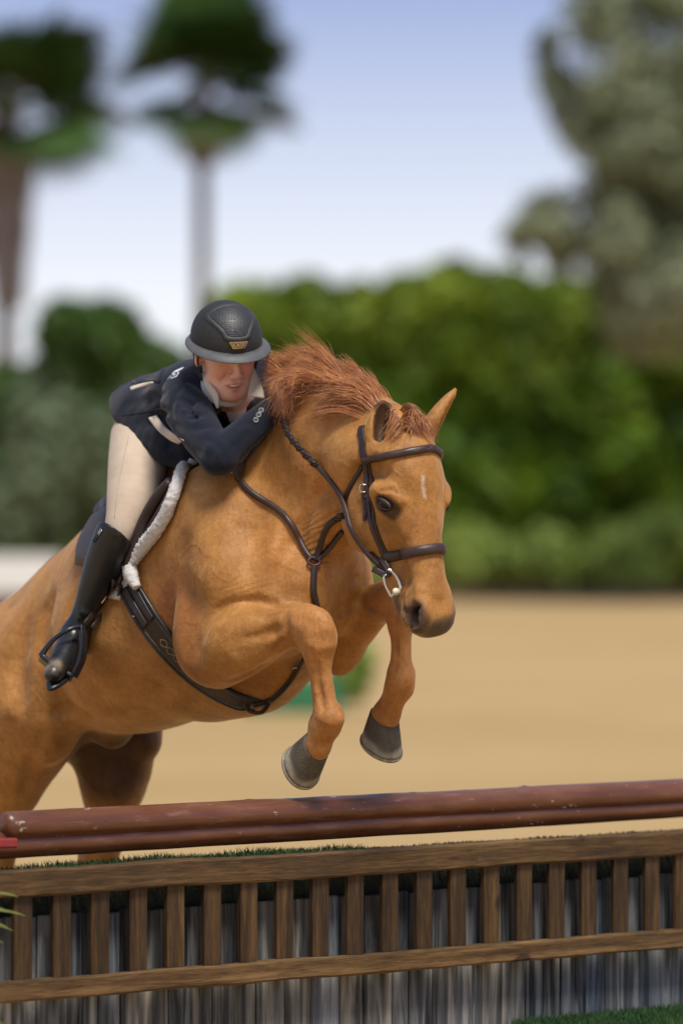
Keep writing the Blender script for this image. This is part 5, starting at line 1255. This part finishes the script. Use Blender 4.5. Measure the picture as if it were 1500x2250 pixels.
for side, td in (('R', toe_d), ('L', toeL_d)):
    kn = Q(256, 1168, .325) if side == 'R' else J['kneeL'] * .9 + J['ankL'] * .1; an = J['ank' + side]
    cp = Q(250, 1165, .34) if side == 'R' else kn; cn = nrm(A(.58, .25, .80)) if side == 'R' else A(0, 0, 1)
    (v, q), heel, ball, toe = boot(kn, an, td, cn, cp); me = to_mesh('tall_boot', v, q)
    w = sm(np.linalg.norm(v - (toe + U_ * .022), axis=1), .016, .040); vcol(me, np.stack([w, w, w], 1)); bt = add('tall_boot', me, BOOT, person)
    so = []
    for t_ in np.linspace(0, 2 * math.pi, 21)[:-1]:
        so.append(t_)
    mid = (heel + toe) / 2; lz_ = np.linalg.norm(toe - heel) / 2 + .026; sdv = nrm(np.cross(td, U_)); tdh = nrm(toe - heel); V = []; F = []
    for lay in (0, 1):
        for t_ in so: V.append(mid + tdh * lz_ * math.cos(t_) + sdv * (.034 if math.cos(t_) > 0 else .028) * math.sin(t_) - U_ * (.024 + .010 * lay))
    n = len(so); F = [(i, (i + 1) % n, n + (i + 1) % n, n + i) for i in range(n)] + [tuple(range(n))[::-1], tuple(range(n, 2 * n))]
    add('sole', to_mesh('sole', np.array(V), F), BLACKL, bt)
    if side == 'R':
        BT_S = Surf(v, q); HEEL, BALL, TOE = heel, ball, toe
        a, n = BT_S.hit(225, 1163); a2, n2 = BT_S.hit(218, 1174); add('badge', to_mesh('badge', *ribbon([a + n * .001, a2 + n2 * .001], [n, n2], .011, .003, 3)), plain('pewter', (.45, .40, .32), .3, .1, 50, metal=1), bt)
        for i in range(3):
            a, n = BT_S.hit(213 - i * 3.2, 1180 + i * 4.5); b = np.cross(n, nrm(an - kn)); add('piping', to_mesh('piping', *tube([a - b * .007 + n * .001, a + n * .002, a + b * .007 + n * .001], .0022, 6, 3)), BOOT, bt)
# ---- stirrup belongs to the saddle
Ds = (BALL[1]) ; 
def sp3(x, y, o=0): return P(x, y, Ds + o)
irn = plain('black_stirrup_coating', (.014, .015, .018), .3, .15, 50)
st = add('stirrup_iron', to_mesh('stirrup_iron', *tube([sp3(178, 1376, .02), sp3(150, 1384), sp3(120, 1404), sp3(98, 1430), sp3(92, 1442)], [.007, .0065, .0065, .008, .011], 10, 5)), irn, sad)
add('outer_branch', to_mesh('outer_branch', *ribbon([sp3(178, 1374, .02), sp3(181, 1405, .01), sp3(178, 1445, .0), sp3(160, 1486, -.005)], [A(.8, -.6, 0)] * 4, [.016, .026, .030, .030], .009, 5)), irn, st)
add('tread', to_mesh('tread', *ribbon([sp3(92, 1440, -.0), sp3(125, 1466, -.004), sp3(162, 1487, -.005)], [A(-.45, -.35, -.82)] * 3, .05, .012, 5)), irn, st)
a0, n0 = HS.hit(262, 1262); lw = [a0 + n0 * .045, P(250, 1285, a0[1] - .06), P(222, 1325, Ds + .10), P(186, 1372, Ds + .03)]
add('stirrup_leather', to_mesh('stirrup_leather', *ribbon(lw, [A(.75, -.65, 0)] * 4, .017, .005, 5)), BROWN, st)
lw2 = [p + A(.018, .02, -.012) for p in lw]; add('stirrup_leather', to_mesh('stirrup_leather', *ribbon(lw2, [A(.75, -.65, 0)] * 4, .017, .005, 5)), BROWN, st)
bk = [P(x, y, Ds + .07) for x, y in ((218, 1322), (232, 1300), (237, 1303), (224, 1325), (218, 1322))]; add('buckle', to_mesh('buckle', *tube(bk, .0028, 8, 2)), STEEL, st)
# ---- jacket
f = Field(lo, hi, .0048)
f.chain([Q(345, 925, 0), Q(392, 908, 0), Q(445, 888, 0), Q(490, 868, 0)], [.128, .118, .122, .085], k=.04, ax=B.R, ky=1.32)
f.ell(Q(462, 870, .0), (F_, B.R, U_), (.10, .18, .085), k=.06)
f.ell(rp(0, .045, -.13), (rX, rF, rU), (.060, .075, .055), k=.02, op='s')                       # open neck
tv_, tq_ = f.mesh(1); TS = Surf(tv_, tq_)                                                        # torso alone, for what lies under the arm
f.chain([Q(435, 862, .12), J['shR'] + A(0, 0, .0), J['shR'] * .5 + J['elR'] * .5 + A(-.008, -.005, 0), J['elR'] + A(.004, 0, -.002)], [.078, .071, .060, .050], k=.02)
f.chain([J['elR'] + A(.004, 0, -.002), J['elR'] * .5 + J['wrR'] * .5, J['wrR']], [.050, .044, .036], k=.012)
f.chain([Q(545, 838, -.10), J['shL'], J['shL'] * .5 + J['elL'] * .5, J['elL'], J['wrL']], [.08, .068, .058, .05, .038], k=.035)
f.chain([Q(325, 935, .09), Q(372, 975, .13), Q(420, 985, .12)], [.10, .065, .05], k=.05)        # skirt over the hip
f.chain([Q(400, 985, -.12), Q(450, 985, -.12)], [.06, .05], k=.05)
JC = Surf(*f.mesh(1))
for path, r_, dep in (([(372, 902), (415, 915), (452, 908)], .010, .006), ([(384, 932), (425, 942), (462, 936)], .010, .005), ([(404, 842), (384, 872), (376, 912), (388, 950)], .007, .005), ([(468, 980), (459, 1003), (464, 1030)], .009, .007),
        ([(448, 962), (470, 972), (486, 990)], .008, .006), ([(412, 836), (436, 850), (452, 866)], .010, .004), ([(280, 886), (320, 880), (362, 868)], .012, .006), ([(292, 932), (340, 924), (372, 905)], .012, .006), ([(500, 1000), (532, 968), (556, 945)], .010, .004),
        ([(430, 985), (448, 1000), (470, 1014)], .008, .004), ([(322, 965), (362, 978), (400, 975)], .012, .005), ([(520, 938), (545, 930), (560, 940)], .006, .003)):
    ps = []
    for x, y in catmull(np.asarray(path, float), 2): a_, n_ = JC.hit(x, y); ps.append(a_ + n_ * (r_ - dep * .55))
    f.chain(ps, [r_ * .4] + [r_] * (len(ps) - 2) + [r_ * .4], k=r_ * 1.4, op='s', n=2)
# folds at the elbow and under the arm
e = J['elR']; 
for o, r_ in (((-.02, -.05, .03), .005), ((.012, -.052, .022), .006), ((-.045, -.045, .055), .005)): f.chain([e + A(o[0] - .02, o[1], o[2] + .02), e + A(o[0], o[1] - .004, o[2]), e + A(o[0] + .01, o[1], o[2] - .03)], [r_ * .4, r_, r_ * .4], k=.014, op='s')
for k_ in range(4): f.chain([Q(385 + 14 * k_, 872 + 16 * k_, .255), Q(425 + 10 * k_, 890 + 18 * k_, .23)], [.003, .005], k=.016, op='s')
f.chain([Q(430, 905, .20), Q(415, 950, .205), Q(440, 985, .20)], [.006, .010, .006], k=.02, op='s')
f.cut(Q(305, 972, .17), nrm(-F_ * .55 - U_ * .83 + B.R * .0), .008)
v, q = f.mesh(2); JS = Surf(v, q); jk = add('jacket', to_mesh('jacket', v, q), NAVY, person)
def jp(name, la, lb, mat, m_=6, off=.001, th=.003, parent=jk, sub=4, surf=None): return add(name, to_mesh(name, *patch(surf or JS, la, lb, m_, off, th, sub)), mat, parent)
jp('pocket_flap', [(327, 918), (345, 945), (375, 968), (393, 976)], [(345, 911), (362, 937), (388, 957), (406, 967)], CREAM, 6, .0015, .004)
jp('back_trim', [(286, 852), (300, 846), (318, 842), (338, 838)], [(288, 858), (301, 853), (318, 849), (337, 842)], CREAM, 3, .001, .003)
jp('back_flap', [(292, 840), (310, 828), (335, 818), (365, 808)], [(300, 848), (318, 841), (338, 839), (352, 842)], NAVY, 5, .003, .004)
jp('hip_seam', [(270, 912), (300, 908), (330, 902), (362, 895)], [(270, 914), (300, 910), (330, 904), (362, 897)], plain('navy_seam', (.004, .006, .014), .8, .1, 60), 2, .0006, .0012)
num = jp('number_tag', [(368, 834), (378, 832), (388, 828)], [(384, 815), (396, 810), (404, 807)], plain('white_tag', (.75, .76, .80), .6, .04, 40), 5, .001, .0015)
tg = [JS.hit(x, y) for x, y in ((395, 813), (388, 812), (380, 818), (378, 826), (384, 828), (390, 823), (386, 820))]; add('letter', to_mesh('letter', *tube([a + n * .003 for a, n in tg], .0016, 5, 3)), NAVY, num)
jp('lapel', [(458, 858), (474, 892), (492, 935), (505, 965)], [(488, 885), (497, 905), (510, 935), (516, 950)], plain('black_lapel', (.004, .005, .009), .7, .1, 60), 5, .002, .004, surf=TS)
jp('shirt_front', [(478, 872), (488, 895), (500, 925), (512, 950)], [(543, 872), (543, 895), (536, 922), (524, 945)], SHIRT, 8, .001, .004, surf=TS)
jp('lapel', [(540, 872), (541, 895), (535, 922), (523, 945)], [(562, 880), (560, 905), (552, 925), (538, 945)], plain('black_lapel_far', (.004, .005, .009), .7, .1, 60), 5, .003, .004, surf=TS)
# stock collar round the neck, coloured collar leaves
cen = rp(0, .004, -.108); rg = [cen + rX * .060 * math.cos(t) + rF * .058 * math.sin(t) + rU * (.012 - .028 * max(0, math.sin(t))) for t in np.linspace(0, 2 * math.pi, 25)]
add('stock_collar', to_mesh('stock_collar', *ribbon(rg, [nrm(p - cen - rU * ((p - cen) @ rU)) for p in rg], .040, .006, 2)), SHIRT, jk)
def sheet(name, la, lb, mat, th=.004, m_=5, bulge=.0, parent=jk):
    la = catmull(la, 4); lb = catmull(lb, 4); R0 = len(la); V = np.array([[la[i] * (1 - j / m_) + lb[i] * j / m_ for j in range(m_ + 1)] for i in range(R0)])
    du_ = np.gradient(V, axis=0); dv_ = np.gradient(V, axis=1); N = np.cross(du_, dv_); N /= np.linalg.norm(N, axis=2)[..., None] + 1e-9
    if N[..., 1].mean() > 0: N = -N
    V = V + N * (bulge * np.sin(np.linspace(0, math.pi, m_ + 1)))[None, :, None]; k = R0 * (m_ + 1); VV = np.vstack([(V + N * th).reshape(-1, 3), V.reshape(-1, 3)]); F = []; ix = lambda i, j: i * (m_ + 1) + j
    for i in range(R0 - 1):
        for j in range(m_): F += [(ix(i, j), ix(i + 1, j), ix(i + 1, j + 1), ix(i, j + 1)), (k + ix(i, j), k + ix(i, j + 1), k + ix(i + 1, j + 1), k + ix(i + 1, j))]
        F += [(ix(i, 0), k + ix(i, 0), k + ix(i + 1, 0), ix(i + 1, 0)), (ix(i, m_), ix(i + 1, m_), k + ix(i + 1, m_), k + ix(i, m_))]
    for j in range(m_): F += [(ix(0, j), ix(0, j + 1), k + ix(0, j + 1), k + ix(0, j)), (ix(R0 - 1, j), k + ix(R0 - 1, j), k + ix(R0 - 1, j + 1), ix(R0 - 1, j + 1))]
    return add(name, to_mesh(name, VV, F), mat, parent)
dn = RC[1] - .02
sheet('collar_leaf', [P(443, 826, dn + .02), P(452, 850, dn - .005), P(466, 872, dn - .02), P(478, 896, dn - .03)], [P(453, 818, dn + .01), P(466, 845, dn - .02), P(480, 866, dn - .035), P(482, 897, dn - .035)], CREAM, .004, 5, .004)
sheet('collar_leaf', [P(551, 806, dn + .03), P(549, 830, dn + .01), P(546, 855, dn - .01), P(543, 872, dn - .02)], [P(558, 812, dn + .03), P(570, 836, dn + .02), P(578, 862, dn + .005), P(580, 877, dn + .0), ], CREAM, .004, 5, .004)
# cuff buttons
BTN = plain('button_face', (.05, .05, .055), .35, .1, 60)
for x, y in ((574, 902), (568, 912), (562, 923)):
    a, n = JS.hit(x, y); n = nrm(n + A(0, -.6, 0)); e1 = nrm(np.cross(n, U_)); e2 = np.cross(e1, n); b = add('button', to_mesh('button', *tube([a, a + n * .003], [.0058, .0056], 14, 1)), BTN, jk)
    add('rim', to_mesh('rim', *tube([a + n * .003 + e1 * .0062 * math.cos(t) + e2 * .0062 * math.sin(t) for t in np.linspace(0, 2 * math.pi, 17)], .0010, 6, 1)), plain('pewter_rim', (.42, .41, .39), .4, .05, 60, metal=.6), b)
# gloves
f = Field(np.minimum(J['wrR'], J['wrL']) - .14, np.maximum(J['wrR'], J['wrL']) + .16, .0034)
hand(f, J['wrR'], hR_d, A(-.2, -.5, .8), 1, g=1.1); hand(f, J['wrL'], hL_d, A(.2, .3, .8), -1, g=1.1)
v, q = f.mesh(1)
cR = np.linalg.norm(v - J['wrR'] - hR_d * .06, axis=1) < np.linalg.norm(v - J['wrL'] - hL_d * .06, axis=1)
for sel in (cR, ~cR):
    ids = np.where(sel)[0]; mp = np.full(len(v), -1); mp[ids] = np.arange(len(ids)); qq = q[np.all(sel[q], axis=1)]
    add('glove', to_mesh('glove', v[ids], mp[qq]), BLACKL, person)
# ---- helmet
HCn = rp(0, -.004, .031); ha, hb, hc = .096, .116, .100
def hd(u, v, o=0.0):
    """point on the shell: u sideways angle, v height angle from the front rim over the top"""
    return HCn + rX * (ha + o) * math.sin(u) + rF * (hb + o) * math.cos(u) * math.cos(v) + rU * (hc + o) * math.cos(u) * math.sin(v)
m = M('matte_helmet_shell', .62, .35); m.base(m.ramp(m.noise(120, 3), [(.3, (.022, .022, .021)), (.7, (.032, .032, .031))])); m.bump(m.noise(500, 2), .15, .0005); SHELL = m.m
m = M('helmet_brim', .55, .4); m.base(m.ramp(m.noise(40, 3), [(.3, (.085, .085, .088)), (.7, (.11, .11, .113))])); BRIM = m.m
m = M('glitter_band', .5, .5); n_ = m.noise(700, 2); m.base(m.ramp(n_, [(.45, (.010, .010, .010)), (.7, (.10, .095, .085))])); m.bump(n_, .6, .001); GLIT = m.m
m = M('honeycomb_panel', .42, .5); vo = m.n('ShaderNodeTexVoronoi'); vo.feature = 'DISTANCE_TO_EDGE'; vo.inputs['Scale'].default_value = 140; vo.inputs['Randomness'].default_value = .25; m.l(m.tc.outputs['Object'], vo.inputs['Vector'])
e_ = m.ramp(vo.outputs['Distance'], [(.0, 0), (.12, 1)]); m.base(m.mix(e_, (.018, .018, .018), (.034, .034, .034))); m.bump(e_, .35, .001); HONEY = m.m
V = []; F = []; nu, nv = 48, 22
RIM = -.010
def sh(th, ph, o=0): return HCn + rX * (ha + o) * math.sin(ph) * math.sin(th) + rF * (hb + o) * math.sin(ph) * math.cos(th) + rU * (hc + o) * math.cos(ph)
pm = math.acos(RIM / hc)
for i in range(nv + 1):
    for k in range(nu): V.append(sh(2 * math.pi * k / nu, pm * i / nv))
for i in range(nv):
    for k in range(nu): F.append((i * nu + k, (i + 1) * nu + k, (i + 1) * nu + (k + 1) % nu, i * nu + (k + 1) % nu))
hel = thing('riding_helmet', HCn, 'matte dark grey riding helmet with wide pale brim and gold badge on the rider', 'helmet')
me = to_mesh('shell', np.array(V), F); hs_o = add('shell', me, SHELL, hel)
mod = hs_o.modifiers.new('thick', 'SOLIDIFY'); mod.thickness = .006; mod.offset = -1
V = []; F = []; n = 64
for k in range(n + 1):
    th = math.radians(-125 + 250 * k / n); cfw = math.cos(th); wd_ = .005 + .029 * max(0, math.cos(th * .62)) ** 1.2
    b0_ = sh(th, pm * .985, -.002); od = nrm(rX * math.sin(th) + rF * math.cos(th)); dp = .007 + .006 * max(0, cfw)
    for t, up_ in ((0, .0035), (.5, .003), (1, .0), (1.02, -.002), (.5, -.003), (0, -.004)): V.append(b0_ + od * wd_ * t - rU * dp * t ** 1.2 + rU * up_)
for k in range(n):
    for j in range(6): F.append((k * 6 + j, k * 6 + (j + 1) % 6, (k + 1) * 6 + (j + 1) % 6, (k + 1) * 6 + j))
F += [tuple(range(6))[::-1], tuple(n * 6 + j for j in range(6))]
add('brim', to_mesh('brim', np.array(V), F), BRIM, hel)
R0 = math.radians
outer = [(-46, 80), (-46, 66), (-38, 48), (-27, 30), (-18, 17), (18, 17), (27, 30), (38, 48), (46, 66), (46, 80), (22, 86), (-22, 86)]
inner = [(-37, 73), (-36, 64), (-29.5, 49), (-21, 35), (-13, 24), (13, 24), (21, 35), (29.5, 49), (36, 64), (37, 73), (18, 78), (-18, 78)]
def ring_band(o0, i0, off, th_):
    V = []; F = []; oo = catmull(np.array(o0 + o0[:1], float), 6); ii = catmull(np.array(i0 + i0[:1], float), 6); n = len(oo)
    for a, b in zip(oo, ii):
        for t, o_ in ((0, 0), (.04, th_), (.5, th_), (.96, th_), (1, 0)): c = a * (1 - t) + b * t; V.append(hd(R0(c[0]), R0(c[1]), off + o_))
    for i in range(n - 1):
        for j in range(4): F.append((i * 5 + j, i * 5 + j + 1, (i + 1) * 5 + j + 1, (i + 1) * 5 + j))
    return np.array(V), F
add('glitter_band', to_mesh('glitter_band', *ring_band(outer, inner, -.0005, .0022)), GLIT, hel)
V = []; F = []; ii = catmull(np.array(inner + inner[:1], float), 6); c_ = A(0, 50); n = len(ii)
for t in np.linspace(.97, 0.0, 9):
    for a in ii: b = c_ * (1 - t) + a * t; V.append(hd(R0(b[0]), R0(b[1]), .0012))
for i in range(8):
    for j in range(n - 1): F.append((i * n + j, i * n + j + 1, (i + 1) * n + j + 1, (i + 1) * n + j))
add('honeycomb_panel', to_mesh('honeycomb_panel', np.array(V), F), HONEY, hel)
GOLD = plain('champagne_metal', (.62, .50, .36), .28, .12, 90, metal=1.0); DGOLD = plain('dark_enamel', (.16, .125, .085), .4, .1, 90, metal=.8)
def plate(uw0, uw1, v0, v1, off, th_):
    V = []; F = []
    for i in range(5):
        t = i / 4; v_ = v0 * (1 - t) + v1 * t; w_ = uw0 * (1 - t) + uw1 * t
        for j in range(9): V.append(hd(R0(-w_ + 2 * w_ * j / 8), R0(v_), off))
    k = len(V); V += [hd_ for hd_ in [p - rF * th_ for p in V]]
    ix = lambda i, j: i * 9 + j
    for i in range(4):
        for j in range(8): F += [(ix(i, j), ix(i, j + 1), ix(i + 1, j + 1), ix(i + 1, j)), (k + ix(i, j), k + ix(i + 1, j), k + ix(i + 1, j + 1), k + ix(i, j + 1))]
        F += [(ix(i, 0), ix(i + 1, 0), k + ix(i + 1, 0), k + ix(i, 0)), (ix(i, 8), k + ix(i, 8), k + ix(i + 1, 8), ix(i + 1, 8))]
    for j in range(8): F += [(ix(0, j), k + ix(0, j), k + ix(0, j + 1), ix(0, j + 1)), (ix(4, j), ix(4, j + 1), k + ix(4, j + 1), k + ix(4, j))]
    return np.array(V), F
bd = add('badge', to_mesh('badge', *plate(9.5, 15, 5.5, 15.5, .0045, .006), smooth=False), GOLD, hel)
add('badge_field', to_mesh('badge_field', *plate(8.6, 13, 7.0, 14.2, .0050, .002), smooth=False), DGOLD, bd)
tc_ = bpy.data.curves.new('letters', 'FONT'); tc_.body = 'KASK'; tc_.size = .0135; tc_.extrude = .0006; tc_.align_x = 'CENTER'; tc_.align_y = 'CENTER'; tc_.offset = .0003
to_ = bpy.data.objects.new('letters_tmp', tc_); COL.objects.link(to_); dg = bpy.context.evaluated_depsgraph_get(); lm = bpy.data.meshes.new_from_object(to_.evaluated_get(dg)); bpy.data.objects.remove(to_)
lv = np.array([w.co[:] for w in lm.vertices]); 
for i_, w in enumerate(lm.vertices):
    uu = lv[i_, 0] * 1.05 / ha; vv = R0(10.6) + lv[i_, 1] / hc; w.co = Vector(hd(uu, vv, .0062 + lv[i_, 2]))
lm.materials.clear(); add('letters', lm, GOLD, bd)
# harness
STRAPM = plain('black_webbing', (.012, .012, .013), .8, .1, 90)
for s_ in (-1, 1):
    add('harness_strap', to_mesh('harness_strap', *ribbon([rp(.080 * s_, .018, .01), rp(.082 * s_, .016, -.030), rp(.068 * s_, .026, -.080), rp(.034 * s_, .050, -.119), rp(.004 * s_, .062, -.128)], [rX * s_, rX * s_, nrm(rX * s_ - rU * .3), nrm(rX * s_ * .5 - rU), -rU], .012, .003, 5)), STRAPM, hel)
    add('harness_strap', to_mesh('harness_strap', *ribbon([rp(.078 * s_, -.045, .005), rp(.082 * s_, -.010, -.045), rp(.070 * s_, .024, -.078)], [rX * s_] * 3, .010, .003, 5)), STRAPM, hel)
# ---- riding crop held in the near hand
crop = thing('riding_crop', Q(560, 990, .17), 'black riding crop with leather flap held against the horse\'s shoulder', 'riding crop')
ca, cn = HS.hit(535, 1030); cd = ca[1] - .03
c_top = J['wrR'] + hR_d * .07 + A(.0, -.0, .0); c_bot = P(531, 1024, cd)
add('shaft', to_mesh('shaft', *tube([P(612, 918, c_top[1] - .01), P(570, 972, (c_top[1] + cd) / 2 - .01), c_bot], [.0055, .005, .0042], 10, 4)), BLACKL, crop)
fa = [P(540, 1012, cd), P(536, 1035, cd), P(529, 1062, cd - .004)]; fb = [P(525, 1018, cd - .01), P(510, 1034, cd - .02), P(524, 1060, cd - .01)]
sheet('flap', fa, fb, BROWN, .004, 4, .002, crop)
lp = [P(532, 1016, cd - .008), P(518, 1028, cd - .018), P(507, 1036, cd - .022), P(510, 1038, cd - .022), P(522, 1028, cd - .016), P(534, 1018, cd - .008)]
add('cord_loop', to_mesh('cord_loop', *tube(lp, .0011, 6, 4)), plain('cream_cord', (.55, .42, .25), .8, .1, 60), crop)
